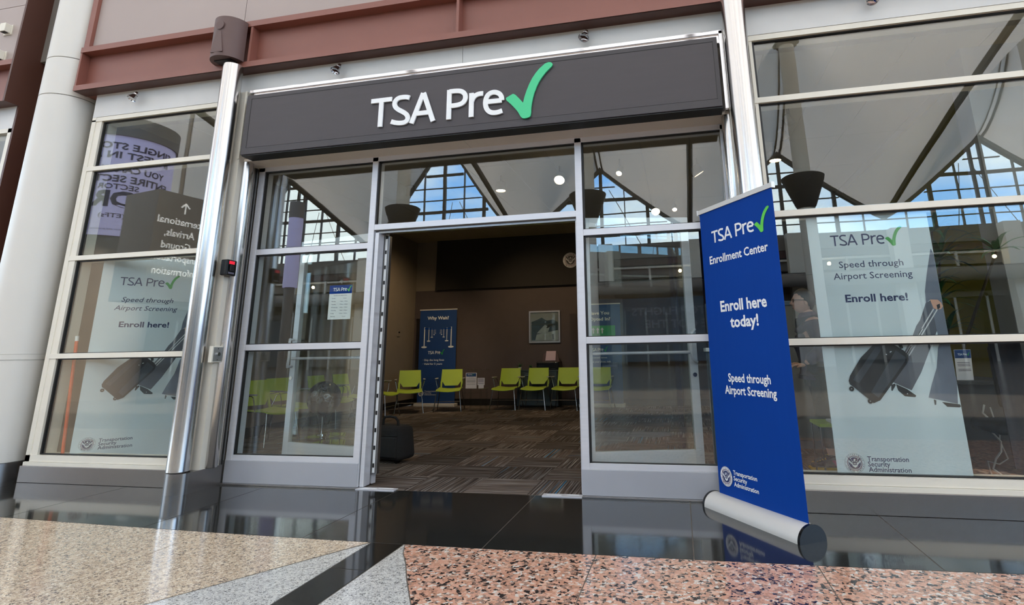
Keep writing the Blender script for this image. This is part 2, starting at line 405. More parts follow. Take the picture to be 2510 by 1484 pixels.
GL = {  # logo letters as pen strokes, metres on the big sign
 'T': [[(-2.493, 3.191), (-2.297, 3.191)], [(-2.395, 3.191), (-2.396, 2.943)]],
 'S': [[(-2.133, 3.185), (-2.159, 3.194), (-2.192, 3.197), (-2.233, 3.195), (-2.261, 3.175), (-2.272, 3.147), (-2.262, 3.113), (-2.231, 3.084), (-2.185, 3.058), (-2.151, 3.032), (-2.137, 3.002), (-2.144, 2.974), (-2.167, 2.959), (-2.203, 2.957), (-2.245, 2.963), (-2.293, 2.980)]],
 'A': [[(-2.104, 2.943), (-2.006, 3.213)], [(-1.906, 2.943), (-2.002, 3.213)], [(-2.070, 3.028), (-1.940, 3.028)]],
 'P': [[(-1.767, 3.213), (-1.767, 2.943)], [(-1.766, 3.196), (-1.709, 3.197), (-1.662, 3.190), (-1.629, 3.165), (-1.619, 3.130), (-1.628, 3.095), (-1.654, 3.072), (-1.697, 3.063), (-1.768, 3.064)]],
 'r': [[(-1.568, 3.160), (-1.568, 2.943)], [(-1.567, 3.080), (-1.556, 3.112), (-1.528, 3.137), (-1.500, 3.145), (-1.466, 3.144)]],
 'e': [[(-1.438, 3.064), (-1.303, 3.063)], [(-1.303, 3.063), (-1.304, 3.095), (-1.322, 3.125), (-1.358, 3.144), (-1.397, 3.143), (-1.427, 3.122), (-1.442, 3.087), (-1.445, 3.040), (-1.431, 2.995), (-1.402, 2.966), (-1.364, 2.957), (-1.326, 2.961), (-1.298, 2.970)]]}
CHK = [(-1.267, 3.07), (-1.263, 3.08), (-1.21, 3.107), (-1.199, 3.106), (-1.184, 3.096), (-1.15, 3.057), (-1.12, 3.018), (-1.108, 3.070), (-1.09, 3.124), (-1.068, 3.178), (-1.042, 3.229), (-1.013, 3.271), (-0.981, 3.308), (-0.936, 3.345), (-0.918, 3.353), (-0.899, 3.356), (-0.881, 3.351), (-0.87, 3.338), (-0.87, 3.326), (-0.877, 3.315), (-0.93, 3.265), (-0.957, 3.232), (-0.982, 3.195), (-1.005, 3.150), (-1.024, 3.1), (-1.037, 3.055), (-1.046, 3.01), (-1.052, 2.960), (-1.054, 2.918), (-1.058, 2.899), (-1.069, 2.887), (-1.088, 2.882), (-1.106, 2.880), (-1.123, 2.883), (-1.136, 2.893), (-1.146, 2.909), (-1.163, 2.942), (-1.184, 2.971), (-1.207, 2.999), (-1.229, 3.023), (-1.261, 3.056)]
def glyph(mb, F, ch, f, w0, t, h=0.0205):
    for si, st in enumerate(GL[ch]):
        w = w0 + (.0006 if t > .005 else .00006) * si
        p = smooth_pts(st, 2) if len(st) > 2 else st
        L, Rr = ribbon(p, h); q = [f(a) for a in L] + [f(a) for a in Rr]; n = len(L)
        vs = [F @ Vector((a[0], a[1], w)) for a in q] + [F @ Vector((a[0], a[1], w + t)) for a in q]; N = 2 * n; fs = []
        for i in range(n - 1):
            fs += [(i, i + 1, n + i + 1, n + i), (N + i, N + n + i, N + n + i + 1, N + i + 1), (i, N + i, N + i + 1, i + 1), (n + i, n + i + 1, N + n + i + 1, N + n + i)]
        fs += [(0, n, N + n, N), (n - 1, N + n - 1, N + 2 * n - 1, 2 * n - 1)]
        mb.add(vs, fs)
def logo(F, u0, v0, cap, m, mchk, parent, w=0.0, t=0.0006, xs=1.0, each=False, bold=1.0):
    """the word mark: six letters and a tick; u0 = left edge, v0 = baseline, cap = capital height"""
    k = cap / 0.268
    f = lambda p: (u0 + (p[0] + 2.493) * k * xs, v0 + (p[1] - 2.943) * k)
    if each:
        for ch in 'TSAPre':
            mb = MB(); glyph(mb, F, ch, f, w, t); o = mb.build('letter', m, parent)
    else:
        mb = MB()
        for ch in 'TSAPre': glyph(mb, F, ch, f, w, t, 0.0205 * bold)
        mb.build('lettering', m, parent)
    MB().prism([f(p) for p in CHK], w, w + t * 1.05, 'z', M=F).build('check_mark', mchk, parent)
def textmesh(body, bold=0.0, shear=0.0, res=3):
    c = bpy.data.curves.new('t', 'FONT'); c.body = body; c.size = 1; c.offset = bold; c.shear = shear; c.resolution_u = res
    o = bpy.data.objects.new('t', c); COL.objects.link(o)
    dg = bpy.context.evaluated_depsgraph_get(); me = bpy.data.meshes.new_from_object(o.evaluated_get(dg))
    vs = [v.co.copy() for v in me.vertices]; fs = [tuple(p.vertices) for p in me.polygons]
    bpy.data.objects.remove(o); bpy.data.curves.remove(c); bpy.data.meshes.remove(me)
    return vs, fs
CAPH = 0.0
def text(F, body, u0, u1, v0, cap, m, parent, w=0.0008, bold=0.0, shear=0.0, name='lettering', res=2, mb=None, curve=None):
    """one line of print stretched to u0..u1, baseline v0, capital height cap"""
    global CAPH
    if not CAPH:
        vs, _ = textmesh('H'); CAPH = max(v.y for v in vs)
    vs, fs = textmesh(body, bold, shear, res)
    if not vs: return
    a = min(v.x for v in vs); b = max(v.x for v in vs)
    own = mb is None; mb = mb or MB()
    if u1 is None: u1 = u0 + (b - a) * cap / CAPH
    ks = (u1 - u0) / (b - a)
    P = [(u0 + (v.x - a) * ks, v0 + v.y * cap / CAPH) for v in vs]
    if curve: mb.add([curve(p[0], p[1], w) for p in P], fs)
    else: mb.add([F @ Vector((p[0], p[1], w)) for p in P], fs)
    if own: return mb.build(name, m, parent)
def ring(F, u, v, r0, r1, w, mb, n=32, t=0.0004):
    for i in range(n):
        a = 2 * pi * i / n; b = 2 * pi * (i + 1) / n
        mb.prism([(u + r0 * math.cos(a), v + r0 * math.sin(a)), (u + r1 * math.cos(a), v + r1 * math.sin(a)), (u + r1 * math.cos(b), v + r1 * math.sin(b)), (u + r0 * math.cos(b), v + r0 * math.sin(b))], w, w + t, 'z', M=F)
def seal(F, u, v, r, parent, words=True, w=0.0006, disc='print_white', ink='print_navy', name='seal'):
    """round federal seal: disc, rings, spread eagle with shield, words round the rim"""
    d = MB().prism([(u + r * math.cos(2 * pi * i / 40), v + r * math.sin(2 * pi * i / 40)) for i in range(40)], w, w + .0006, 'z', M=F).build(name, disc, parent)
    sub = d if parent is not None and parent.parent is None else parent
    mb = MB(); w2 = w + .0008
    ring(F, u, v, r * .965, r * .985, w2, mb); ring(F, u, v, r * .66, r * .70, w2, mb)
    S = lambda L: [(u + a * r, v + b * r) for a, b in L]
    mir = lambda L: [(-a, b) for a, b in L][::-1]
    wing = [(-.66, .55), (-.36, .40), (-.29, .22), (-.20, .04), (-.33, .08), (-.50, .28)]
    low = [(-.60, .12), (-.43, -.02), (-.29, -.14), (-.22, -.32), (0, -.46), (0, -.60), (-.25, -.56), (-.47, -.38), (-.58, -.14)]
    for L in (wing, mir(wing), low, mir(low)): mb.prism(S(L), w2, w2 + .0004, 'z', M=F)
    mb.prism(S([(-.34, .50), (-.12, .58), (.12, .58), (.34, .50), (.26, .22), (.10, .16), (-.10, .16), (-.26, .22)]), w2, w2 + .0004, 'z', M=F)
    mb.prism(S([(-.20, .14), (.20, .14), (.22, -.12), (0, -.28), (-.22, -.12)]), w2, w2 + .0004, 'z', M=F)
    mb.build('eagle', ink, sub)
    mb = MB(); w3 = w2 + .0006
    mb.prism(S([(-.10, .24), (-.04, .42), (.06, .42), (.12, .30), (.04, .26), (.08, .20), (-.06, .18)]), w3, w3 + .0003, 'z', M=F)
    mb.prism(S([(-.16, -.20), (.16, -.20), (.20, -.32), (.06, -.42), (-.06, -.42), (-.20, -.32)]), w3, w3 + .0003, 'z', M=F)
    for k in (-.12, -.04, .04, .12): mb.prism(S([(k - .015, .02), (k + .015, .02), (k + .015, -.12), (k - .015, -.12)]), w3, w3 + .0003, 'z', M=F)
    mb.build('eagle_head', disc, sub)
    mb = MB(); ring(F, u, v, r * .71, r * .735, w2, mb); mb.build('red_ring', 'print_red', sub)
    if words:
        mb = MB()
        for word, a0, a1, top in (('U.S. DEPARTMENT OF', 200, -20, True), ('HOMELAND SECURITY', 215, 325, False)):
            for i, ch in enumerate(word):
                if ch == ' ': continue
                a = R(a0 + (a1 - a0) * i / (len(word) - 1)); rr = r * (.765 if top else .90)
                vs, fs = textmesh(ch, .01, 0, 1); ks = r * .15 / .69; cx = max(q.x for q in vs) / 2
                th = a - pi / 2 if top else a + pi / 2; P = []
                for q in vs:
                    x = (q.x - cx) * ks * .9; y = q.y * ks
                    P.append((u + rr * math.cos(a) + x * math.cos(th) - y * math.sin(th), v + rr * math.sin(a) + x * math.sin(th) + y * math.cos(th)))
                mb.add([F @ Vector((p[0], p[1], w2)) for p in P], fs)
        mb.build('rim_lettering', ink, sub)
    return d

# ================================================================== FLOOR
floor = tag(B('floor', 'granite_joint', None, -60, 45, -42, 0.02, -0.12, -0.0015), kind='structure')
G = 0.006
def slab(poly, m):
    """polished slab with its own edges, inset so the joints read"""
    pl = []
    for p in poly:
        if not pl or math.hypot(p[0] - pl[-1][0], p[1] - pl[-1][1]) > 1e-4: pl.append((p[0], p[1]))
    if math.hypot(pl[0][0] - pl[-1][0], pl[0][1] - pl[-1][1]) < 1e-4: pl.pop()
    area = sum(pl[i - 1][0] * pl[i][1] - pl[i][0] * pl[i - 1][1] for i in range(len(pl)))
    if area < 0: pl.reverse()
    out = []; n = len(pl); h = G * .5
    for i in range(n):
        a = Vector(pl[i - 1]); b = Vector(pl[i]); c = Vector(pl[(i + 1) % n])
        n1 = Vector((-(b - a).y, (b - a).x)).normalized(); n2 = Vector((-(c - b).y, (c - b).x)).normalized()
        m_ = n1 + n2; k = h / max(.25, (1 + n1.dot(n2)) / 2) / 2
        out.append(tuple(b + m_ * k))
    return MB().prism(out, -0.006, 0.0, 'z').build('stone_slab', m, floor)
YE = -1.17                                     # edge between the black threshold band and the pattern
xs = [-10.2, -9.08, -7.96, -6.84, -5.72, -4.60, -3.40, -2.24, -1.128, 0.0, 1.155, 2.30, 3.45, 4.6, 5.75]
def ye(x):                                     # the band's front edge is slightly curved
    return -1.10 - 0.09 * (1 - ((x + 1.4) / 3.4) ** 2) if -4.8 < x < 2.0 else -1.10
for a, b in zip(xs[:-1], xs[1:]):
    n = 4; edge = [(a + (b - a) * i / n, ye(a + (b - a) * i / n)) for i in range(n + 1)]
    slab(edge + [(b, -0.02), (a, -0.02)], 'granite_black')
def cut(x0, x1, y0): return [(x1 + (x0 - x1) * i / 4, ye(x1 + (x0 - x1) * i / 4)) for i in range(5)]
L0 = (-1.80, ye(-1.80)); 
def wedge_x(y): return -1.80 + (y - ye(-1.8)) * (-0.54 / -0.893)   # beige / light grey boundary
yb = -3.4
slab([(-2.91, yb), (-1.792, yb), (-1.792, ye(-1.79) - .012), (-2.91, -3.02)], 'granite_light')
slab([(-2.91, -3.02), (-1.80, ye(-1.8))] + cut(-2.91, -1.80, 0)[1:], 'granite_beige')
for a, b in zip([-10.2, -8.0, -6.2, -4.57], [-8.0, -6.2, -4.57, -2.91]): slab([(a, yb), (b, yb)] + cut(a, b, 0), 'granite_beige')
slab([(-1.790, yb), (-1.588, yb), (-1.588, -1.58), (-1.790, -1.58)], 'granite_stripe')
slab([(-1.790, -1.58), (-1.588, -1.58), (-1.588, ye(-1.588)), (-1.69, ye(-1.69)), (-1.790, ye(-1.79))], 'granite_stripe')
curve = [(-1.583, ye(-1.58)), (-1.525, -1.32), (-1.445, -1.449), (-1.33, -1.66), (-1.188, -1.901), (-1.03, -2.13), (-0.85, -2.36), (-0.62, -2.62)]
slab([(-1.588, yb), (0.05, yb)] + [(c[0], c[1]) for c in curve[::-1]], 'granite_light')
cv2 = [c for c in curve if c[0] < -0.5 - 1e-6]
slab([(-0.5, -2.75)] + cut(-1.583, -0.5, 0) + [(c[0], c[1]) for c in cv2[1:]], 'granite_pink')
slab([(0.05, yb), (0.588, yb)] + cut(-0.5, 0.588, 0) + [(-0.5, -2.75)], 'granite_pink')
for a, b in zip([0.588, 1.68, 2.77, 3.86], [1.68, 2.77, 3.86, 5.75]): slab([(a, yb), (b, yb)] + cut(a, b, 0), 'granite_pink')
for i in range(-19, 14):                       # plain paving beyond, towards the far side of the hall
    for j in range(9):
        y1 = yb - j * 4.4; slab([(i * 3.2, y1 - 4.4), (i * 3.2 + 3.2, y1 - 4.4), (i * 3.2 + 3.2, y1), (i * 3.2, y1)], 'granite_hall')

# ================================================================== INTERIOR SHELL
XL, XR, YB, ZC = -5.72, 2.80, 7.12, 3.54
fi = tag(B('floor', 'base_black', None, XL - .1, XR + .9, 0.0, YB + .1, -0.12, -0.008), kind='structure')
ct = None; s_ = 0.5
ny = 0; y = -0.02
for j in range(15):
    for i in range(18):
        x = XL + 0.02 + i * s_
        if x > 3.0: continue
        yy = -0.012 + j * s_ + 0.25
        if ct is None:
            ct = MB().box(-.2492, .2492, -.2492, .2492, -0.009, 0.0).build('carpet_tile', 'carpet', None); o = ct
        else: o = ct.copy(); COL.objects.link(o)
        o.location = (x + .25, yy, 0); o.rotation_euler = (0, 0, (pi / 2) * ((i + j) % 2)); o.parent = fi
tag(B('wall_left', 'taupe_wall', None, XL - .12, XL, 0.02, YB, 0, ZC), kind='structure')
wb = tag(B('wall_back', 'accent_wall', None, XL, XR + .9, YB, YB + .12, 0, 2.43), kind='structure')
tag(B('wall_back_upper', 'taupe_wall', None, XL, -5.2, YB, YB + .12, 2.43, ZC), kind='structure')
tag(B('wall_back_bulkhead', 'bulkhead_black', None, -5.2, XR + .9, YB - .10, YB + .12, 2.43, ZC), kind='structure')
tag(B('wall_right', 'olive_wall', None, XR, XR + .12, 0.80, YB, 0, ZC), kind='structure')
tag(B('wall_right_pier', 'grey_wall', None, 2.53, 3.6, 0.55, 0.80, 0, ZC), kind='structure')
tag(B('baseboard_left', 'base_black', None, XL, XL + .012, 0.03, YB, 0, .13), kind='structure')
tag(B('baseboard_back', 'base_black', None, XL, XR, YB - .012, YB, 0, .13), kind='structure')
tag(B('baseboard_right', 'base_black', None, XR - .012, XR, 0.80, YB, 0, .15), kind='structure')
ce = tag(B('ceiling', 'ceiling_grid', None, XL - .12, XR + 1.0, 0.05, YB + .12, ZC + .02, ZC + .14), kind='structure')
ctl = None
for i in range(15):
    for j in range(6):
        if ctl is None: ctl = MB().box(-.297, .297, -.597, .597, 0, 0.025, ).build('ceiling_tile', 'ceiling_tile'); o = ctl
        else: o = ctl.copy(); COL.objects.link(o)
        o.location = (XL + .3 + i * .6, .66 + j * 1.2, ZC - .005); o.parent = ce

# ================================================================== FACADE
ZB = 3.73       # underside of the brown beam
# white fascia strip under the beam, panels with a hairline seam
fz = tag(empty('trim_1', (-1.7, -.19, 3.6)), kind='structure')
for x0, x1, z0 in ((-5.79, -4.035, 3.475), (-4.033, -1.733, 3.52), (-1.729, .625, 3.52), (.627, 3.9, 3.475)):
    B('fascia_panel', 'fascia_white', fz, x0, x1, -.190, -.05, z0 + .002, ZB)

def glazing(nm, x0, x1, zs, mull=(), right_open=False):
    """front window bay: cream frame, transoms, black gaskets and panes"""
    w = tag(empty(nm, ((x0 + x1) / 2, -.19, 0)), kind='structure')
    fw = .135 if not right_open else .10
    MB().box(x0, x0 + .05, -.190, -.02, .156, 3.475).box(x0 + .05, x0 + fw - .015, -.183, -.02, .17, 3.46).build('frame_jamb', 'cream', w)
    MB().box(x1 - .06, x1, -.190, -.02, .156, 3.475).build('frame_jamb', 'cream', w)
    MB().box(x0, x1, -.190, -.02, 3.428, 3.445).box(x0, x1, -.186, -.02, 3.445, 3.475).build('frame_head', 'cream', w)
    MB().box(x0, x1, -.190, -.02, .168, .222).box(x0, x1, -.200, -.02, .136, .166).build('frame_sill', 'cream', w)
    zt = [.229] + list(zs) + [3.428]
    for z in zs: MB().box(x0 + .05, x1, -.190, -.02, z, z + .046, .002).build('transom', 'cream', w)
    edges = [.226] + [v for z in zs for v in (z, z + .046)] + [3.428]
    gx0 = x0 + fw; gx1 = x1 - .06
    for k in range(0, len(edges), 2):
        a, b = edges[k], edges[k + 1]
        g = MB(); t = .010
        g.box(gx0 - .012, gx0 + t * .2, -.165, -.13, a, b); g.box(gx0, gx1, -.165, -.13, b - t, b); g.box(gx0, gx1, -.165, -.13, a, a + .006)
        g.build('gasket', 'gasket', w)
        B('glass_pane', 'glass', w, gx0 - .005, gx1 + .01, -.155, -.145, a + .001, b - .001)
    return w
TZ = (1.055, 1.976, 2.889)
glazing('window_1', -5.79, -4.02, TZ)
glazing('window_2', .60, 3.9, TZ)
# stainless kick plates under the windows
tag(MB().box(-5.80, -4.06, -.215, -.02, 0, .136, .003).build('baseboard_front_left', 'brushed_steel'), kind='structure')
tag(MB().box(.66, 3.9, -.215, -.02, 0, .136, .003).build('baseboard_front_right', 'brushed_steel'), kind='structure')

def pier(nm, xa, xb, sgn):
    """return wall beside the entrance; sgn=+1 when its visible face looks to +x"""
    w = tag(empty(nm, ((xa + xb) / 2, -.24, 0)), kind='structure')
    B('return_panel', 'cream_matte', w, xa, xb, -.272, -.02, .156, 3.50)
    xc = (xa + xb) / 2; r = (xb - xa) / 2 + .006
    MB().prism([(xb + .004, -.02), (xa - .004, -.02), (xa - .004, -.37)] + [(xc - r * math.cos(pi * i / 14), -.37 - .075 * math.sin(pi * i / 14)) for i in range(15)] + [(xb + .004, -.37)], 0.0, .156, 'z').build('kick_plate', 'brushed_steel', w, smooth=True)
    fx = xb if sgn > 0 else xa
    MB().box(fx - .006, fx + .006, -.075, -.055, .156, 2.80).box(fx - .006, fx + .006, -.045, -.02, .156, 2.80).build('jamb_strip', 'brushed_steel', w)
    MB().box(min(fx, fx - .0 + sgn * .012), max(fx, fx + sgn * .012), -.055, -.045, 0.16, 2.8).build('jamb_groove', 'gasket', w)
    MB().box(fx - .014 if sgn > 0 else fx - .003, fx + .003 if sgn > 0 else fx + .014, -.280, -.272, 2.82, 3.50).build('corner_strip', 'cream', w)
    return w
pier('wall_return_left', -4.06, -3.868, 1)
pier('wall_return_right', .492, .66, -1)
def pole(x, y, r, z0, z1, label, cat='pole', a0=0, a1=2 * pi):
    p = MB(); p.lathe([(0, z0), (r * .94, z0), (r, z0 + .006), (r, z1), (0, z1)], c=(x, y, 0), n=40, a0=a0, a1=a1)
    o = p.build('chrome_pole', 'steel', smooth=True); return tag(o, label, cat, 'polished poles flanking the entrance')
pole(-3.978, -.362, .086, .160, ZB, 'tall polished steel pole left of the entrance, under the brown speaker')
pole(.577, -.362, .088, .160, ZB, 'tall polished steel pole right of the entrance, behind the blue banner')
pole(-3.867, -.165, .055, .158, 2.812, 'slim polished steel pole behind the card reader, left door jamb', a0=-pi / 2, a1=pi / 2)
pole(.491, -.165, .055, .158, 2.812, 'slim polished steel pole at the right door jamb', a0=pi / 2, a1=1.5 * pi)

# entrance glazing and opening
D = tag(empty('door_1', (-1.68, 0, 0)), kind='structure')
al = 'aluminium'
def AB(nm, *a, m=al, b=.0015): return MB().box(*a, b).build(nm, m, D)
AB('mullion', -3.855, -3.795, -.02, .10, 0.012, 2.81)
AB('mullion', -2.653, -2.598, -.02, .10, 0.012, 2.81)
AB('mullion', -.768, -.711, -.02, .10, 0.012, 2.81)
AB('mullion', .431, .496, -.02, .10, 0.012, 2.81)
AB('frame_head', -3.855, .496, -.02, .10, 2.771, 2.815)
for x0, x1 in ((-3.795, -2.653), (-.711, .431)):
    AB('transom', x0, x1, -.018, .06, 1.959, 2.011); AB('transom', x0, x1, -.018, .06, 1.097, 1.149)
    AB('bottom_rail', x0, x1, -.018, .06, .190, .232)
    MB().box(x0 - .06, x1 + .05, -.026, .06, .012, .190, .002).build('kick_panel', 'kick_metal', D)
    for a, b in ((.232, 1.097), (1.149, 1.959), (2.011, 2.771)):
        MB().box(x0, x0 + .014, -.006, .02, a, b).box(x0, x1, -.006, .02, b - .010, b).box(x0, x1, -.006, .02, a, a + .006).build('gasket', 'gasket', D)
        B('glass_pane', 'glass', D, x0 + .002, x1 - .002, .008, .018, a + .001, b - .001)
AB('transom', -2.598, -.768, -.018, .08, 2.123, 2.174)
MB().box(-2.598, -.768, 0.02, .08, 2.098, 2.118).build('door_stop', 'brushed_steel', D)
MB().box(-2.598, -2.584, -.006, .02, 2.174, 2.771).box(-2.598, -.768, -.006, .02, 2.761, 2.771).build('gasket', 'gasket', D)
B('glass_pane', 'glass', D, -2.596, -.77, .008, .018, 2.175, 2.770)
AB('door_jamb', -2.590, -2.555, -.005, .09, .012, 2.10); AB('door_jamb', -.782, -.770, .02, .09, .012, 2.10)
AB('threshold', -3.86, -2.598, -.055, .02, 0, .012, m='brushed_steel'); AB('threshold', -.768, .49, -.055, .02, 0, .012, m='brushed_steel')
for x0, x1 in ((-2.598, -2.262), (-1.07, -.768)):
    MB().box(x0, x1, -.050, .02, 0, .007).build('threshold', 'aluminium', D)
    MB().box(x0 + .03, x1 - .16, -.025, -.012, .007, .0085).box(x0 + .18, x1 - .03, -.006, .006, .007, .0085).build('threshold_slot', 'print_white', D)

def leaf(nm, hx, hy, fx, fy, out):
    """glazed aluminium door leaf folded back inside, from hinge (hx,hy) to free edge"""
    d = tag(empty(nm, (hx, hy, 0)), kind='structure')
    L = math.hypot(fx - hx, fy - hy); a = math.atan2(fy - hy, fx - hx)
    M = Matrix.Translation((hx, hy, 0)) @ Matrix.Rotation(a, 4, 'Z')
    s = 1 if math.cos(a) > 0 else -1      # local -y*s faces the storefront
    def bb(n2, *q, m=al, b=.0015): return MB().box(*q, b, M=M).build(n2, m, d)
    bb('stile', 0, .055, -.022, .022, .012, 2.14); bb('stile', L - .065, L, -.022, .022, .012, 2.14)
    bb('bottom_rail', .055, L - .065, -.022, .022, .012, .285); bb('top_rail', .055, L - .065, -.022, .022, 2.06, 2.14)
    bb('glass_pane', .05, L - .06, -.004, .004, .28, 2.065, m='glass_door', b=0)
    mb = MB(); yb_ = -.06 * s
    mb.cyl(M @ Vector((.06, yb_, 1.02)), M @ Vector((L - .06, yb_, 1.02)), .012)
    mb.cyl(M @ Vector((.06, yb_, 1.02)), M @ Vector((.06, 0, 1.02)), .009); mb.cyl(M @ Vector((L - .06, yb_, 1.02)), M @ Vector((L - .06, 0, 1.02)), .009)
    mb.build('push_bar', 'aluminium', d, smooth=True)
    q = 1 if out else -1; xh = L - .032
    pts = [M @ Vector((xh + q * .01, -.022 * s, 1.19)), M @ Vector((xh + q * .01, -.07 * s, 1.195)), M @ Vector((xh - q * .02, -.095 * s, 1.17)), M @ Vector((xh - q * .035, -.10 * s, 1.12)), M @ Vector((xh - q * .035, -.10 * s, 1.03)), M @ Vector((xh - q * .02, -.095 * s, .97)), M @ Vector((xh + q * .01, -.07 * s, .945)), M @ Vector((xh + q * .01, -.022 * s, .95))]
    MB().tube(pts, .0125, 10).build('pull_handle', 'aluminium', d, smooth=True)
    MB().cyl(M @ Vector((xh, -.022 * s, .845)), M @ Vector((xh, -.032 * s, .845)), .017).build('lock', 'chrome', d, smooth=True)
    return d
leaf('door_2', -2.545, .135, -3.585, .36, True)
leaf('door_3', -.745, .135, .128, .36, True)
# geared hinge down the left jamb, a strip with dark slots
hg = MB().box(-2.553, -2.500, .095, .135, .09, 2.085, .002).build('hinge_strip', 'brushed_steel', D)
MB().box(-2.5395, -2.520, .090, .096, .10, 2.06).build('hinge_strip', 'print_white', D)
for k in range(15): MB().box(-2.537, -2.5225, .086, .0905, .14 + k * .137, .172 + k * .137).build('hinge_slot', 'black_matte', D)

# soffit and recess over the doors
sf = tag(empty('ceiling_soffit', (-1.7, -.1, 2.82)), kind='structure')
MB().box(-3.868, -3.30, -.21, 0.02, 2.815, 2.84).build('soffit_panel', 'soffit', sf)
MB().box(-3.297, -1.70, -.21, 0.02, 2.815, 2.84).build('soffit_panel', 'soffit', sf)
MB().box(-1.697, .492, -.21, 0.02, 2.815, 2.84).build('soffit_panel', 'soffit', sf)
tag(B('wall_above_doors', 'soffit', None, -3.868, .492, -.10, .10, 2.84, 3.60), kind='structure')
B('wall_upper', 'taupe_wall', None, -6.84, 3.9, .02, .10, 3.45, 4.3)['kind'] = 'structure'

# ---------------------------------------------------------------- the big sign
sg = empty('shop_sign', (-1.68, -.30, 2.82), 0, 'wide dark grey fascia sign with white raised letters and a green tick above the entrance', 'sign')
X0, X1 = -3.785, .437
MB().box(X0, X1, -.355, -.205, 2.822, 3.408, .004).build('sign_box', 'sign_frame', sg)
MB().box(X0 + .055, X1 - .035, -.357, -.350, 2.885, 3.366).build('sign_face', 'sign_dark', sg)
ln = MB().box(X0 + .052, X0 + .056, -.3585, -.354, 2.885, 3.368).box(X1 - .036, X1 - .033, -.3585, -.354, 2.885, 3.368).box(X0 + .052, X1 - .033, -.3585, -.354, 3.364, 3.369)
ln.build('groove', 'sign_black', sg)
MB().box(X0 + .01, X1, -.345, -.210, 2.812, 2.822).build('sign_underside', 'sign_black', sg)
MB().box(X0 - .05, X1 + .055, -.285, -.195, 3.470, 3.505, .004).box(X1 + .022, X1 + .057, -.285, -.195, 2.83, 3.502, .004).box(X0 - .01, X1 + .03, -.270, -.195, 3.40, 3.475).build('sign_trim', 'chrome', sg)
FS = Fr(0, -.357, 0)
logo(FS, -2.493, 2.943, .268, 'letter_white', 'check_green', sg, w=0.004, t=0.014, each=True)

# ---------------------------------------------------------------- brown steel beam and mauve panels above
def beam(x0, x1, label, stiff, capR=False):
    b = empty('steel_beam', ((x0 + x1) / 2, -.25, ZB), 0, label, 'beam')
    MB().box(x0, x1, -.33, -.10, ZB + .02, ZB + .058).box(x0, x1, -.33, -.318, ZB, ZB + .02).box(x0, x1, -.312, -.10, ZB + .004, ZB + .02).build('bottom_flange', 'beam_red', b)
    MB().box(x0, x1, -.33, -.10, 4.165, 4.225).build('top_flange', 'beam_red', b)
    B('web', 'beam_red', b, x0 + .02, x1, -.235, -.215, ZB + .058, 4.165)
    MB().box(x0, x1, -.325, -.19, ZB - .0, ZB + .004).build('flange_shade', 'beam_dark', b)  # dark sheet under the flange: the underside's shade painted in, same paint as the beam
    for x in stiff: MB().box(x - .012, x + .012, -.325, -.235, ZB + .058, 4.165).build('stiffener', 'beam_red', b)
    B('end_plate', 'beam_red', b, x0, x0 + .02, -.325, -.10, ZB + .058, 4.165) if not capR else None
    return b
beam(-5.93, 3.9, 'long reddish brown steel beam running above the entrance and both windows', (-3.86, -1.735, .39, 2.5))
bl = beam(-9.6, -6.86, 'short reddish brown beam left of the white column', (-8.2,), True)
up = tag(empty('wall_front_upper', (-1, -.26, 4.23)), kind='structure')
for a, b in ((-5.86, -4.012), (-4.006, -1.80), (-1.794, .40), (.406, 3.9)): B('wall_panel', 'panel_mauve', up, a, b, -.275, -.10, 4.226, 6.4)
B('wall_corner_plate', 'beam_red', up, -5.93, -5.862, -.31, -.10, 4.226, 6.4)
B('wall_upper_mass', 'hall_grey', None, -9.6, 3.9, -.09, .6, 4.31, 9.5)['kind'] = 'structure'
# facade piece left of the column
lf = tag(empty('wall_front_left', (-7.5, -.2, 0)), kind='structure')
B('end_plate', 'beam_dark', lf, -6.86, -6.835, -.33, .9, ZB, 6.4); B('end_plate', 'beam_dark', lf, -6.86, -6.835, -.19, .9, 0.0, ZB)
for a, b in ((4.226, 4.935), (4.941, 6.4)): B('wall_panel', 'panel_mauve', lf, -9.6, -6.862, -.275, -.10, a, b)
B('fascia_panel', 'fascia_white', lf, -9.6, -6.862, -.190, -.05, 3.475, ZB)
wl = tag(empty('window_3', (-8, -.19, 0)), kind='structure')
MB().box(-6.91, -6.862, -.190, -.02, .156, 3.475).build('frame_jamb', 'cream', wl); MB().box(-9.6, -6.862, -.190, -.02, 3.428, 3.475).build('frame_head', 'cream', wl)
for z in TZ: B('transom', 'cream', wl, -9.6, -6.9, -.190, -.02, z, z + .046)
B('glass_pane', 'glass', wl, -9.6, -6.9, -.155, -.145, .2, 3.43); B('frame_sill', 'cream', wl, -9.6, -6.862, -.19, -.02, .136, .2)
B('wall_far_left', 'hall_dark', None, -9.6, -6.86, .9, 1.0, 0, 9.5)['kind'] = 'structure'
B('wall_gap', 'beam_dark', None, -6.86, -5.80, .35, .45, 0, 9.5)['kind'] = 'structure'
for zc in (4.645, 4.315):
    s = empty('wall_sconce', (-7.10, -.275, zc), 0, ('upper' if zc > 4.5 else 'lower') + ' small cream box light on the mauve wall, far upper left', 'light')
    MB().box(-7.16, -7.045, -.285, -.275, zc - .07, zc + .05).build('back_plate', 'cream', s)
    MB().box(-7.14, -7.06, -.345, -.285, zc - .055, zc + .045, .004).build('housing', 'cream', s); MB().box(-7.13, -7.07, -.335, -.295, zc - .058, zc - .054).build('opening', 'sign_black', s)

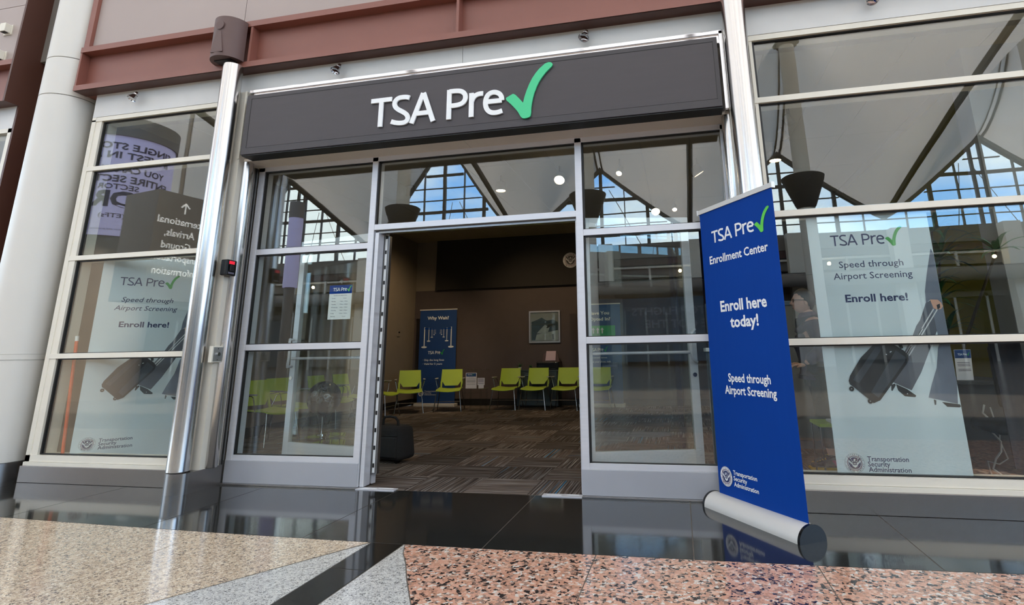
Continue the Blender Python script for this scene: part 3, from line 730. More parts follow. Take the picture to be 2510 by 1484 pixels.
# white round column in the gap
cx_, cy_, cr_ = -6.205, -.14, .252
col = empty('round_column', (cx_, cy_, 0), 0, 'thick round off-white column left of the first window', 'column')
for z0, z1 in ((1.10, 3.70), (3.706, 4.12), (4.126, 8.5)): MB().lathe([(cr_ - .012, z0), (cr_, z0 + .003), (cr_, z1), (cr_ - .012, z1)], c=(cx_, cy_, 0), n=64).build('column_shell', 'column_white', col, smooth=True)
MB().lathe([(cr_ - .01, .16), (cr_ - .01, 8.5)], c=(cx_, cy_, 0), n=48).build('column_core', 'gasket', col, smooth=True)
MB().lathe([(cr_ - .012, 1.05), (cr_ + .006, 1.052), (cr_ + .006, 1.10), (cr_ - .012, 1.102)], c=(cx_, cy_, 0), n=64).build('column_band', 'column_white', col, smooth=True)
MB().lathe([(cr_ - .012, .156), (cr_, .157), (cr_, 1.05)], c=(cx_, cy_, 0), n=64).build('column_shell', 'column_white', col, smooth=True)
MB().lathe([(0, 0), (cr_ + .012, 0), (cr_ + .012, .153), (cr_ - .01, .156)], c=(cx_, cy_, 0), n=64).build('column_base', 'brushed_steel', col, smooth=True)

# speaker on the beam
sp = empty('loudspeaker', (-4.03, -.33, 3.79), 0, 'brown half-round loudspeaker fixed on the beam above the left steel pole', 'speaker')
half = [(-4.060 + .158 * math.cos(a), -.333 - .165 * math.sin(a)) for a in [pi * i / 24 for i in range(25)]]
MB().prism(half, 3.785, 4.20, 'z').build('cabinet', 'speaker_brown', sp, smooth=True)
MB().lathe([(0, 0), (.046, 0), (.046, .010), (.036, .012), (0, .006)], M=Matrix.Translation((-4.055, -.495, 4.10)) @ Matrix.Rotation(pi / 2, 4, 'X')).build('tweeter', 'speaker_brown', sp, smooth=True)
MB().prism([(-4.085, 4.04), (-4.035, 4.04), (-3.995, 3.82), (-4.125, 3.82)], -.499, -.49, 'y').build('horn', 'speaker_brown', sp)
MB().box(-4.15, -3.97, -.42, -.333, 3.775, 3.785).build('bracket', 'sign_black', sp)

# small chrome spot lamps on the fascia
def spot(x, z, name_lab, dx):
    s = empty('spot_lamp', (x, -.19, z), 0, name_lab, 'spotlight', 'chrome spots along the white fascia')
    MB().cyl((x, -.19, z + .02), (x, -.199, z + .02), .016).build('rosette', 'chrome', s, smooth=True)
    MB().tube([(x, -.195, z + .02), (x + dx * .4, -.215, z + .028), (x + dx * .7, -.235, z + .012), (x + dx, -.25, z - .012)], .006, 8).build('arm', 'chrome', s, smooth=True)
    T = Matrix.Translation((x + dx, -.25, z - .012)) @ Matrix.Rotation(R(14), 4, 'Y') @ Matrix.Rotation(R(-24), 4, 'X') @ Matrix.Scale(1.35, 4)
    MB().lathe([(0, .018), (.012, .018), (.016, .006), (.016, -.010), (.030, -.042), (.034, -.050), (.031, -.050), (.027, -.040), (0, -.030)], n=24, M=T).build('lamp_head', 'chrome', s, smooth=True)
    MB().lathe([(.017, .002), (.0195, .0), (.0195, -.006), (.017, -.008)], n=24, M=T).build('collar', 'chrome', s, smooth=True)
spot(-5.285, 3.655, 'small chrome spot lamp on the fascia above the left window', .07)
spot(-2.985, 3.665, 'small chrome spot lamp above the left end of the sign', .055)
spot(-.615, 3.670, 'small chrome spot lamp above the right half of the sign', .01)
spot(1.615, 3.665, 'small chrome spot lamp above the right window, cut by the top edge', 0.0)

# card reader and key switch on the left return
cr = empty('card_reader', (-3.868, -.26, 1.78), 0, 'small black access reader with a red label on the left door return', 'card reader')
MB().box(-3.869, -3.80, -.325, -.215, 1.735, 1.875, .010).build('housing', 'black_gloss', cr)
FR_ = Fr(-3.80, -.325, 0, 90)
MB().box(-3.801, -3.7985, -.305, -.245, 1.835, 1.862).build('label_red', 'red_led', cr)
MB().box(-3.801, -3.788, -.295, -.255, 1.775, 1.825, .003).build('button', 'black_matte', cr)
MB().box(-3.801, -3.799, -.305, -.24, 1.750, 1.765).build('label_white', 'paper_grey_text', cr)
ks = empty('key_switch', (-3.868, -.26, 1.06), 0, 'metal key switch plate on a cream box, left door return', 'switch')
MB().box(-3.869, -3.835, -.330, -.215, 1.000, 1.135, .004).build('back_box', 'cream', ks)
MB().box(-3.836, -3.832, -.315, -.222, 1.010, 1.125).build('plate', 'switch_plate', ks)
MB().cyl((-3.832, -.27, 1.068), (-3.818, -.27, 1.068), .017, .015, 20).build('key_cylinder', 'chrome', ks, smooth=True)
for z in (1.022, 1.113): MB().cyl((-3.832, -.27, z), (-3.830, -.27, z), .004).build('screw', 'black_matte', ks)

# ================================================================== BLUE ROLL-UP BANNER
ang = math.degrees(math.atan2(-.66, .44))
bn = empty('rollup_banner', (.41, -.47, 0), 0, 'tall blue roll-up banner standing right of the entrance on a silver base', 'banner')
FBn = Fr(.19, -.14, 0, ang)
bm_ = MB(); N_ = 12; T_ = .0016
for i in range(N_):
    for j in range(1):
        u0 = .010 + .782 * i / N_; u1 = .010 + .782 * (i + 1) / N_; U0 = .040 + .762 * i / N_; U1 = .040 + .762 * (i + 1) / N_
        wv = lambda q: -.012 * math.cos((q - .4) * 2.6) + .012
        vs = [FBn @ Vector(p) for p in ((u0, .05, -T_ - wv(u0)), (u1, .05, -T_ - wv(u1)), (U1, 2.055, -T_), (U0, 2.055, -T_), (u0, .05, -wv(u0)), (u1, .05, -wv(u1)), (U1, 2.055, 0), (U0, 2.055, 0))]
        bm_.add(vs, [(0, 1, 2, 3), (7, 6, 5, 4), (0, 4, 5, 1), (3, 2, 6, 7), (0, 3, 7, 4), (1, 5, 6, 2)])
bm_.build('banner_sheet', 'banner_blue', bn)
MB().box(.028, .812, 2.030, 2.062, -.010, .008, M=FBn).build('top_rail', 'banner_silver', bn)
MB().box(.812, .818, 2.026, 2.066, -.014, .012, M=FBn).build('rail_end_cap', 'letter_white', bn); MB().box(.022, .028, 2.026, 2.066, -.014, .012, M=FBn).build('rail_end_cap', 'letter_white', bn)
prof = [(.094, .0)] + [(.094 * math.cos(pi * i / 18) , .006 + .084 * math.sin(pi * i / 18)) for i in range(19)] + [(-.094, .0)]
FX = FBn @ Matrix(((0, 0, 1, 0), (0, 1, 0, 0), (1, 0, 0, 0), (0, 0, 0, 1)))   # x->w, y->v, z->u
MB().prism([(a, b) for a, b in prof], -.035, .800, 'z', M=FX).build('base_housing', 'banner_silver', bn, smooth=True, shade=50)
for a, b in ((.800, .818), (-.053, -.035)): MB().prism([(p[0] * 1.02, p[1] * 1.03) for p in prof], a, b, 'z', M=FX).build('base_end_cap', 'black_gloss', bn, smooth=True, shade=50)
MB().cyl(FBn @ Vector((.41, .05, -.03)), FBn @ Vector((.41, 2.04, -.012)), .008).build('support_pole', 'banner_silver', bn)
logo(FBn, .165, 1.787, .088, 'print_white', 'print_lime', bn, w=.0015, xs=1.12)
text(FBn, 'Enrollment Center', .119, .717, 1.640, .055, 'print_white', bn, w=.0015, bold=.022)
text(FBn, 'Enroll here', .197, .655, 1.294, .070, 'print_white', bn, w=.0015, bold=.03)
text(FBn, 'today!', .287, .565, 1.182, .070, 'print_white', bn, w=.0015, bold=.03)
text(FBn, 'Speed through', .215, .618, .824, .052, 'print_white', bn, w=.0015, bold=.024)
text(FBn, 'Airport Screening', .170, .658, .744, .052, 'print_white', bn, w=.0015, bold=.024)
WB_ = -.004
seal(FBn, .107, .208, .062, bn, w=.0012)
for s_t, u1, v in (('Transportation', .410, .234), ('Security', .313, .199), ('Administration', .416, .163)): text(FBn, s_t, .182, u1, v, .026, 'print_white', bn, w=.0018, bold=.02)

# ================================================================== WINDOW POSTERS
def poster(F, label, width, shear=0.0):
    p = empty('window_poster', F @ Vector((width / 2, 0, 0)), 0, label, 'poster')
    MB().box(0, width, .075, 2.04, -.004, 0, M=F).build('poster_sheet', 'poster_white', p)
    ps = lambda L: [q for q in L]
    w = .0004
    flat(F, [[(.786, 1.697), (.759, 1.606), (.731, 1.508), (.705, 1.403), (.699, 1.321), (.727, 1.343), (.776, 1.33), (.799, 1.296), (.799, 1.456), (.799, 1.66)]], w, 'jacket_print', 'print_jacket', p)
    flat(F, [[(.697, 1.322), (.662, 1.246), (.644, 1.208), (.615, 1.17), (.583, 1.105), (.519, 1.004), (.536, .95), (.417, .802), (.523, .75), (.598, .864), (.698, 1.06), (.770, 1.199), (.740, 1.345)]], w, 'trouser_print', 'print_grey', p)
    flat(F, [[(.729, 1.349), (.799, 1.325), (.799, 1.117), (.799, .946), (.799, .789), (.783, .664), (.617, .704), (.65, .79), (.696, .894), (.714, .974), (.724, 1.022), (.739, 1.053), (.734, 1.162)]], w + .0008, 'trouser_print', 'print_jacket', p)
    flat(F, [[(.433, .791), (.497, .757), (.545, .717), (.539, .706), (.476, .712), (.441, .749)], [(.404, .786), (.428, .794), (.431, .783), (.406, .746), (.399, .749)], [(.692, .676), (.795, .661), (.799, .648), (.789, .642), (.718, .646)], [(.646, .692), (.66, .686), (.655, .658), (.646, .658)]], w, 'shoe_print', 'print_case', p)
    def line(a, b, h): d = (Vector(b) - Vector(a)).normalized(); n = Vector((-d.y, d.x)) * h; return [tuple(Vector(a) + n), tuple(Vector(b) + n), tuple(Vector(b) - n), tuple(Vector(a) - n)]
    flat(F, [line((.738, 1.28), (.525, .985), .0035), line((.760, 1.276), (.541, .975), .0035), line((.648, 1.15), (.52, .98), .006)], w + .0016, 'handle_print', 'print_line', p)
    flat(F, [[(.726, 1.345), (.773, 1.342), (.790, 1.322), (.799, 1.297), (.783, 1.278), (.758, 1.276), (.739, 1.285)]], w + .0016, 'hand_print', 'print_skin', p)
    case = [(.339, 1.059), (.40, 1.068), (.446, 1.056), (.474, 1.037), (.515, 1.006), (.533, .980), (.535, .95), (.516, .918), (.322, .686), (.279, .668), (.244, .702), (.171, .771), (.148, .790), (.143, .814), (.155, .846), (.238, .965)]
    wheels = [[(cx + .016 * math.cos(2 * pi * i / 16), cz + .016 * math.sin(2 * pi * i / 16)) for i in range(16)] for cx, cz in ((.154, .761), (.260, .681))]
    flat(F, [case] + wheels + [[(.76, 1.306), (.781, 1.315), (.78, 1.289), (.762, 1.275)], [(.483, 1.048), (.508, 1.050), (.512, 1.025), (.495, 1.018)]], w + .0024, 'suitcase_print', 'print_case', p)
    flat(F, [[(.341, 1.034), (.398, 1.045), (.206, .798), (.170, .819)], [(.464, 1.010), (.520, .962), (.508, .935), (.314, .702), (.274, .739)]], w + .0032, 'suitcase_print', 'print_case_light', p)
    flat(F, [[(cx + .0035 * math.cos(2 * pi * i / 8), cz + .0035 * math.sin(2 * pi * i / 8)) for i in range(8)] for cx, cz in ((.154, .761), (.260, .681), (.493, .728))] + [line((.425, .998), (.436, 1.004), .003), line((.398, .985), (.405, .983), .003)], w + .0034, 'highlight_print', 'print_line', p)
    logo(F, .148, 1.748, .079, 'print_navy', 'print_green', p, w=w, xs=1.0, bold=.85)
    text(F, 'Speed through', .182, .600, 1.588, .045, 'print_navy', p, w=w, bold=.006, shear=shear)
    text(F, 'Airport Screening', .136, .645, 1.506, .045, 'print_navy', p, w=w, bold=.006, shear=shear)
    text(F, 'Enroll here!', .194, .593, 1.345, .050, 'print_navy', p, w=w, bold=.026)
    seal(F, .112, .290, .062, p, w=w, disc='poster_white')
    for s_t, u1, v in (('Transportation', .440, .304), ('Security', .325, .272), ('Administration', .446, .239)): text(F, s_t, .192, u1, v, .029, 'print_navy', p, w=w, bold=.012)
poster(Fr(.97, -.122, 0), 'tall white poster of a traveller pulling a suitcase, behind the right window', .80)
poster(Fr(-5.42, -.10, 0, 47), 'tall white poster of a traveller with a suitcase, behind the left window', .80, shear=.25)

# opening hours sheet hanging on a suction hook inside the left sidelight
hs = empty('hours_notice', (-2.9, .03, 1.5), 0, 'small white opening hours notice with blue header on the left sidelight glass', 'notice')
FH = Fr(-3.026, .032, 0)
MB().box(0, .222, 1.350, 1.650, -.002, 0, M=FH).build('sheet', 'print_white', hs)
MB().box(0, .222, 1.575, 1.650, 0, .0006, M=FH).build('header', 'banner_blue', hs)
logo(FH, .036, 1.598, .030, 'print_white', 'print_lime', hs, w=.001)
text(FH, 'HOURS OF OPERATION', .045, .175, 1.555, .008, 'print_navy', hs, w=.0005)
for i, (a, b) in enumerate((('Sunday', 'Closed'), ('Monday', '7:00am - 5:00pm'), ('Tuesday', '7:00am - 5:00pm'), ('Wednesday', '7:00am - 5:00pm'), ('Thursday', '7:00am - 5:00pm'), ('Friday', '7:00am - 5:00pm'), ('Saturday', 'Closed'))):
    z = 1.530 - i * .0265
    text(FH, a, .028, None, z, .009, 'print_navy', hs, w=.0005); text(FH, b, .140 if b == 'Closed' else .110, None, z, .008, 'print_navy', hs, w=.0005)
MB().lathe([(0, 0), (.012, 0), (.019, .004), (.012, .010), (.004, .014), (0, .014)], M=Matrix.Translation((-2.912, .020, 1.683)) @ Matrix.Rotation(-pi / 2, 4, 'X')).build('suction_cup', 'acrylic', hs, smooth=True)
MB().tube([(-2.912, .034, 1.683), (-2.912, .036, 1.672), (-2.912, .034, 1.662)], .0016, 6).build('hook', 'chrome', hs)

# ================================================================== INTERIOR THINGS
def chair(lab):
    c = empty('side_chair', (0, 0, 0), 0, lab, 'chair', 'lime green waiting chairs')
    # faces -y ; seat top .43, back top .755
    mb = MB(); n = 9; rows = []
    for i in range(n):
        t = i / (n - 1); y = -.245 + .43 * t
        z = .425 - .035 * (1 - t) ** 6 - .015 * math.sin(pi * t)
        rows.append([( -.225 + .45 * k / 6, y, z - .022 * math.sin(pi * k / 6)) for k in range(7)])
    vs = [p for r_ in rows for p in r_] + [(p[0], p[1], p[2] - .012) for r_ in rows for p in r_]; N = n * 7; fs = []
    for i in range(n - 1):
        for k in range(6):
            a = i * 7 + k; fs += [(a, a + 1, a + 8, a + 7), (N + a, N + a + 7, N + a + 8, N + a + 1)]
    for k in range(6): fs += [(k, N + k, N + k + 1, k + 1), ((n - 1) * 7 + k, (n - 1) * 7 + k + 1, N + (n - 1) * 7 + k + 1, N + (n - 1) * 7 + k)]
    for i in range(n - 1): fs += [(i * 7, i * 7 + 7, N + i * 7 + 7, N + i * 7), (i * 7 + 6, N + i * 7 + 6, N + i * 7 + 13, i * 7 + 13)]
    mb.add(vs, fs).build('seat', 'lime_plastic', c, smooth=True)
    # back panel with a trapezoid tongue and two side legs, curved and leaning back
    def bk(u, v):  # u across, v 0..1 up
        return Vector((u, .205 + .085 * v - .022 * math.cos(u / .22 * 1.4) + .02, .415 + .34 * v))
    polys = [[(-.215, .0), (-.178, .0), (-.178, .36), (-.200, .36)], [(.178, .0), (.215, .0), (.200, .36), (.178, .36)]]
    mb = MB()
    def sheet(L, nu=8, nv=4):
        # L: function v-> (uL,uR), v range
        (v0, v1), fn = L; g = []
        for j in range(nv + 1):
            v = v0 + (v1 - v0) * j / nv; a, b = fn(v)
            g.append([bk(a + (b - a) * i / nu, v) for i in range(nu + 1)])
        m = nu + 1; vs = [p for r_ in g for p in r_] + [p + Vector((0, .010, 0)) for r_ in g for p in r_]; N = (nv + 1) * m; fs = []
        for j in range(nv):
            for i in range(nu): a = j * m + i; fs += [(a, a + 1, a + m + 1, a + m), (N + a, N + a + m, N + a + m + 1, N + a + 1)]
        for i in range(nu): fs += [(i, N + i, N + i + 1, i + 1), (nv * m + i, nv * m + i + 1, N + nv * m + i + 1, N + nv * m + i)]
        for j in range(nv): fs += [(j * m, j * m + m, N + j * m + m, N + j * m), (j * m + nu, N + j * m + nu, N + j * m + m + nu, j * m + m + nu)]
        mb.add(vs, fs)
    sheet(((.34, 1.0), lambda v: (-.213 + .015 * v, .213 - .015 * v)))
    sheet(((.11, .34), lambda v: (-.125 - .055 * (v - .11) / .23, .125 + .055 * (v - .11) / .23)))
    sheet(((.0, .34), lambda v: (-.213, -.180)), 2, 2); sheet(((.0, .34), lambda v: (.180, .213)), 2, 2)
    mb.build('backrest', 'lime_plastic', c, smooth=True)
    for s in (-1, 1):
        MB().tube([(s * .205, -.20, .395), (s * .23, -.235, .20), (s * .255, -.262, .008)], .0075, 8).build('leg', 'leg_chrome', c, smooth=True)
        MB().tube([(s * .205, .16, .395), (s * .235, .22, .20), (s * .265, .272, .008)], .0075, 8).build('leg', 'leg_chrome', c, smooth=True)
        MB().tube([(s * .205, -.20, .395), (s * .205, .16, .395)], .007, 8).build('seat_rail', 'leg_chrome', c, smooth=True)
        MB().tube([(s * .215, .21, .43), (s * .262, .19, .56), (s * .265, .02, .585), (s * .262, -.02, .56), (s * .225, -.02, .40)], .006, 6).build('arm_support', 'leg_chrome', c, smooth=True)
        MB().box(s * .260 - .020, s * .260 + .020, -.06, .15, .588, .604, .004).build('arm_pad', 'arm_grey', c)
    MB().tube([(-.235, -.238, .19), (.235, -.238, .19)], .005, 6).build('stretcher', 'leg_chrome', c, smooth=True)
    return c
c0 = chair('lime green chair at back wall, second from the left, in front of the blue banner')
# (x, y of seat centre, heading deg; 0 faces the entrance)
chairs = [(-4.34, 5.93, -15, None), (-4.99, 5.58, -27, 'lime green chair in the back left corner, turned towards the room'),
          (-3.315, 6.26, 0, 'lime green chair right of the small clear table with notices'),
          (-2.75, 6.28, 0, 'lime green chair in front of the printer cabinet, middle of the three right ones'),
          (-2.15, 6.27, 0, 'lime green chair at the back just left of the right door mullion'),
          (-1.52, 6.22, 0, 'lime green chair seen through the right sidelight before the second blue banner'),
          (-5.17, 4.83, -90, 'lime green chair at the left wall, partly hidden by the left door jamb'),
          (-5.20, 4.10, -88, 'lime green chair at the left wall, seen right of the dark globe'),
          (-5.22, 3.50, -90, 'lime green chair at the left wall, seen directly behind the dark globe'),
          (-5.22, 2.62, -84, 'lime green chair at the left wall, second from the window'),
          (-5.05, 1.95, -80, 'lime green chair at the left wall nearest the window, behind the left door stile')]
for i, (x, y, h, lb) in enumerate(chairs):
    o = c0 if i == 0 else copy_tree(c0)
    o.location = (x, y, 0); o.rotation_euler = (0, 0, R(-h))
    if lb: o['label'] = lb

# spot lights hung from the ceiling
def can(x, y, lab, tilt=(0, 0), aim=(0, 0), r=.055, z=3.30, on=True):
    s = empty('ceiling_spotlight', (x, y, ZC), 0, lab, 'spotlight', 'warm round ceiling spotlights')
    MB().cyl((x, y, ZC), (x, y, z + .13), .010, n=8).build('stem', 'taupe_wall', s)
    T = Matrix.Translation((x, y, z + .06)) @ Matrix.Rotation(R(tilt[0]), 4, 'X') @ Matrix.Rotation(R(tilt[1]), 4, 'Y')
    MB().lathe([(0, .08), (r * .9, .075), (r, .05), (r, -.05), (r * .93, -.05), (r * .93, -.03)], n=20, M=T).build('housing', 'taupe_wall', s, smooth=True)
    MB().lathe([(0, -.035), (r * .92, -.035), (r * .92, -.03), (0, -.03)], n=20, M=T).build('bulb', 'bulb_warm', s)
    if on:
        ld = bpy.data.lights.new('spot_beam', 'SPOT'); ld.energy = on; ld.color = (1, .72, .42); ld.spot_size = R(95); ld.spot_blend = .8; ld.shadow_soft_size = .05
        lo = bpy.data.objects.new('spot_beam', ld); COL.objects.link(lo); lo.parent = s
        lo.location = (0, 0, z - .03 - ZC); lo.rotation_euler = (R(aim[0]), R(aim[1]), 0)
LP = [(-3.70, 2.74, 'ceiling spotlight seen at the left of the glass above the doors', (30, 10), 14),
      (-1.46, 2.70, 'bright ceiling spotlight seen at the right of the glass above the doors', (-42, 0), 14),
      (-2.37, 2.90, 'flat looking ceiling spotlight in the middle of the glass above the doors', (0, 0), 14),
      (-.63, 2.62, 'small ceiling spotlight at the left of the upper right sidelight', (-40, 10), 0),
      (.375, 2.86, 'tilted ceiling spotlight at the right of the upper right sidelight', (10, -30), 14),
      (-.25, 4.83, 'left of the two low ceiling spotlights in the upper right sidelight', (-42, 0), 14),
      (.065, 4.78, 'right of the two low ceiling spotlights in the upper right sidelight', (-42, 0), 0),
      (1.31, 2.54, 'ceiling spotlight seen under the gable peak in the right window', (0, 0), 14),
      (1.28, 1.40, 'upper tiny ceiling spotlight in the right window', (20, -30), 0),
      (1.29, 1.80, 'tiny ceiling spotlight below another in the right window', (20, -30), 0),
      (-3.90, 4.86, 'left of the two ceiling spotlights just under the door header', (0, 0), 16),
      (-3.28, 4.87, 'right of the two ceiling spotlights just under the door header', (10, -15), 16),
      (-2.2, 6.3, 'ceiling spotlight washing the back wall, out of sight above the header', (20, 0), 0)]
AIM = {-3.90: (20, 38, 80), -3.28: (42, -12, 50), -.25: (42, 35, 62), -2.37: (10, 10, 24)}
for x, y, lb, tl, on in LP[:12]:
    a_ = AIM.get(x, (0, 0, on * 1.9)); can(x, y, lb, tl, aim=a_[:2], on=a_[2], r=.075 if on else .04)

# roll-up banners at the back wall
def back_banner(x, lab, kind):
    b = empty('rollup_banner', (x, 6.85, 0), 0, lab, 'banner'); F = Fr(x - .42, 6.84, 0); Wd = .84
    MB().box(0, Wd, .06, 1.98, -.0015, 0, M=F).build('banner_sheet', 'banner_blue_dark', b); MB().box(-.01, Wd + .01, 1.972, 1.995, -.01, .01, M=F).build('top_rail', 'banner_silver', b)
    MB().box(-.03, Wd + .03, 0, .062, -.10, .10, .01, M=F).build('base_housing', 'banner_silver', b)
    MB().cyl(F @ Vector((.42, .06, -.03)), F @ Vector((.42, 1.97, -.01)), .008).build('support_pole', 'banner_silver', b)
    if kind == 0:
        text(F, 'Why Wait?', .17, .66, 1.775, .065, 'print_white', b, bold=.028)
        for s in (-1, 1):
            for k, (du, vt, vb, r_) in enumerate(((.305, 1.615, 1.200, .064), (.205, 1.60, 1.325, .042), (.135, 1.585, 1.405, .028), (.085, 1.575, 1.455, .019), (.055, 1.565, 1.485, .013))):
                u = .42 + s * du; h = r_ * .15; mb = MB()
                mb.prism([(u - h, vb), (u + h, vb), (u + h, vt), (u - h, vt)], .0006, .0012, 'z', M=F)
                mb.prism([(u + r_ * math.cos(2 * pi * i / 14), vb + r_ * .32 * math.sin(2 * pi * i / 14)) for i in range(14)], .0006, .0012, 'z', M=F); mb.build('post_print', 'print_white', b)
        flat(F, [[(.115, 1.60), (.365, 1.575), (.365, 1.565), (.115, 1.575)], [(.725, 1.60), (.475, 1.575), (.475, 1.565), (.725, 1.575)]], .0014, 'belt_print', 'banner_blue', b)
        logo(F, .21, 1.055, .062, 'print_white', 'print_green', b, w=.0008)
        text(F, '· Skip the long lines', .10, .58, .915, .038, 'print_white', b, bold=.012); text(F, '· Valid for 5 years', .10, .54, .835, .038, 'print_white', b, bold=.012)
        seal(F, .085, .26, .06, b, words=False)
        for t_, u1, v in (('Transportation', .43, .29), ('Security', .32, .255), ('Administration', .44, .22)): text(F, t_, .165, u1, v, .026, 'print_white', b)
    else:
        text(F, 'Have You', .20, .62, 1.775, .062, 'print_white', b, bold=.028); text(F, 'Opted In?', .22, .64, 1.655, .062, 'print_white', b, bold=.028)
        MB().box(.13, .73, 1.235, 1.555, .0006, .0014, .0001, M=F).build('panel_print', 'print_green', b)
        ar = lambda u: [[(u - .013, 1.40), (u + .013, 1.40), (u + .013, 1.475), (u - .013, 1.475)], [(u - .034, 1.47), (u + .034, 1.47), (u, 1.52)]]
        flat(F, ar(.29) + ar(.38) + ar(.47), .0016, 'arrow_print', 'print_white', b)
        text(F, 'General', .30, .56, 1.275, .05, 'print_white', b, w=.0018, bold=.02)
        logo(F, .21, 1.055, .060, 'print_white', 'print_green', b, w=.0008)
        text(F, '· Dedicated lanes', .10, .55, .915, .036, 'print_white', b); text(F, '· Keep on your shoes, belt', .10, .62, .835, .036, 'print_white', b)
back_banner(-5.03, 'blue banner with queue posts at the back left, behind the green chairs', 0)
back_banner(-1.55, 'blue banner with a green panel at the back, seen through the right sidelight', 1)

# round seal high on the black bulkhead
ws = empty('wall_seal', (-2.15, 7.0, 2.93), 0, 'round grey federal seal high on the black wall panel', 'sign')
seal(Fr(-2.15, YB - .102, 0), 0, 2.945, .165, ws, words=True, w=.004, disc='frame_silver', ink='sign_dark')

# framed picture
pf = empty('picture_frame', (-2.73, 7.1, 1.6), 0, 'silver framed mountain picture on the back wall above the printer', 'picture')
FP = Fr(-3.085, YB - .004, 0)
MB().box(0, .67, 1.245, 1.275, -.001, .03, M=FP).box(0, .67, 1.875, 1.905, -.001, .03, M=FP).box(0, .03, 1.275, 1.875, -.001, .03, M=FP).box(.64, .67, 1.275, 1.875, -.001, .03, M=FP).build('frame', 'frame_silver', pf)
MB().box(.03, .64, 1.275, 1.875, 0, .006, M=FP).build('picture_sheet', 'picture_sky', pf)
flat(FP, [[(.05, 1.30), (.62, 1.30), (.62, 1.66), (.52, 1.72), (.38, 1.70), (.27, 1.765), (.17, 1.72), (.05, 1.68)]], .0065, 'mountain_print', 'picture_mountain', pf)
flat(FP, [[(.16, 1.42), (.62, 1.50), (.62, 1.30), (.13, 1.30)], [(.16, 1.44), (.34, 1.62), (.44, 1.56), (.40, 1.44)]], .0075, 'snow_print', 'picture_white', pf)
flat(FP, [[(.37, 1.545), (.41, 1.62), (.50, 1.63), (.54, 1.56), (.50, 1.56), (.46, 1.60), (.42, 1.55)], [(.49, 1.42), (.53, 1.42), (.54, 1.31), (.50, 1.31)]], .0085, 'rock_print', 'picture_rock', pf)
MB().box(.03, .64, 1.275, 1.875, .014, .017, M=FP).build('glazing', 'glass_door', pf)

# cabinet, printer, plants
cb = empty('low_cabinet', (-2.82, 6.85, 0), 0, 'low dark teal cabinet behind the green chairs at the back wall', 'cabinet')
MB().box(-3.24, -2.40, 6.72, 7.10, .02, .68, .004).build('body', 'cabinet_teal', cb); MB().box(-3.27, -2.37, 6.70, 7.11, .68, .71, .003).build('top', 'cabinet_teal', cb)
for a, b in ((-3.225, -2.825), (-2.815, -2.415)):
    d = MB().box(a, b, 6.705, 6.72, .04, .67, .002).build('door', 'cabinet_teal', cb); MB().box(a + .15, b - .15, 6.690, 6.705, .60, .612).build('handle', 'leg_chrome', d)
pr = empty('printer', (-2.60, 6.9, .71), 0, 'black desktop printer with a sheet in its feeder on the low cabinet', 'printer')
MB().box(-2.84, -2.38, 6.74, 7.06, .71, .865, .012).build('body', 'black_gloss', pr)
MB().box(-2.82, -2.40, 6.735, 6.742, .84, .855).build('control_panel', 'black_matte', pr); MB().box(-2.77, -2.45, 6.70, 6.745, .725, .735).build('output_tray', 'black_matte', pr)
MB().prism([(-2.78, .862), (-2.42, .862), (-2.45, 1.01), (-2.48, 1.035), (-2.72, 1.035), (-2.75, 1.01)], 6.985, 7.0, 'y').build('paper_feeder', 'speaker_brown', pr)
MB().cyl((-2.44, 6.733, .85), (-2.44, 6.738, .85), .008).build('power_light', 'print_white', pr)
pp = MB().prism([(-2.71, .885), (-2.50, .885), (-2.485, 1.075), (-2.685, 1.075)], 6.972, 6.976, 'y').build('paper_sheet', 'paper_pink'); tag(pp, 'pinkish sheet of paper standing in the printer feeder', 'paper')
def small_plant(x, y, z, lab, pot='print_white', h=.07, n=14):
    p = empty('potted_plant', (x, y, z), 0, lab, 'plant')
    MB().lathe([(0, 0), (.022, 0), (.034, .055), (.030, .055), (.028, .045), (0, .045)], c=(x, y, z), n=16).build('pot', pot, p, smooth=True)
    mb = MB()
    for k in range(n):
        a = 2 * pi * k / n + random.random(); l = h * (0.7 + random.random() * .6); t = .4 + random.random() * .9
        d = Vector((math.cos(a) * math.sin(t), math.sin(a) * math.sin(t), math.cos(t))); s_ = Vector((-math.sin(a), math.cos(a), 0)) * .010; b0 = Vector((x, y, z + .048))
        q = [b0 - s_ * .4, b0 + d * l * .5 - s_, b0 + d * l, b0 + d * l * .5 + s_, b0 + s_ * .4]; up_ = Vector((0, 0, .0015))
        mb.add([tuple(v) for v in q] + [tuple(v - up_) for v in q], [(0, 1, 2, 3, 4), (9, 8, 7, 6, 5)] + [(i, i + 5, (i + 1) % 5 + 5, (i + 1) % 5) for i in range(5)])
    mb.build('leaves', 'leaf_green', p)
small_plant(-3.20, 6.80, .71, 'small leafy plant in a white cone pot on the cabinet, left end', h=.11)
small_plant(-3.00, 6.90, .71, 'tiny pale succulent on the cabinet beside the printer', 'pot_grey', .06)
th = empty('thermostat', (XL, 6.4, 1.48), 0, 'small white thermostat on the left wall near the back corner', 'thermostat')
MB().box(XL, XL + .02, 6.36, 6.46, 1.42, 1.54, .004).build('housing', 'taupe_wall', th); MB().box(XL + .02, XL + .022, 6.38, 6.44, 1.49, 1.52).build('display', 'black_gloss', th)

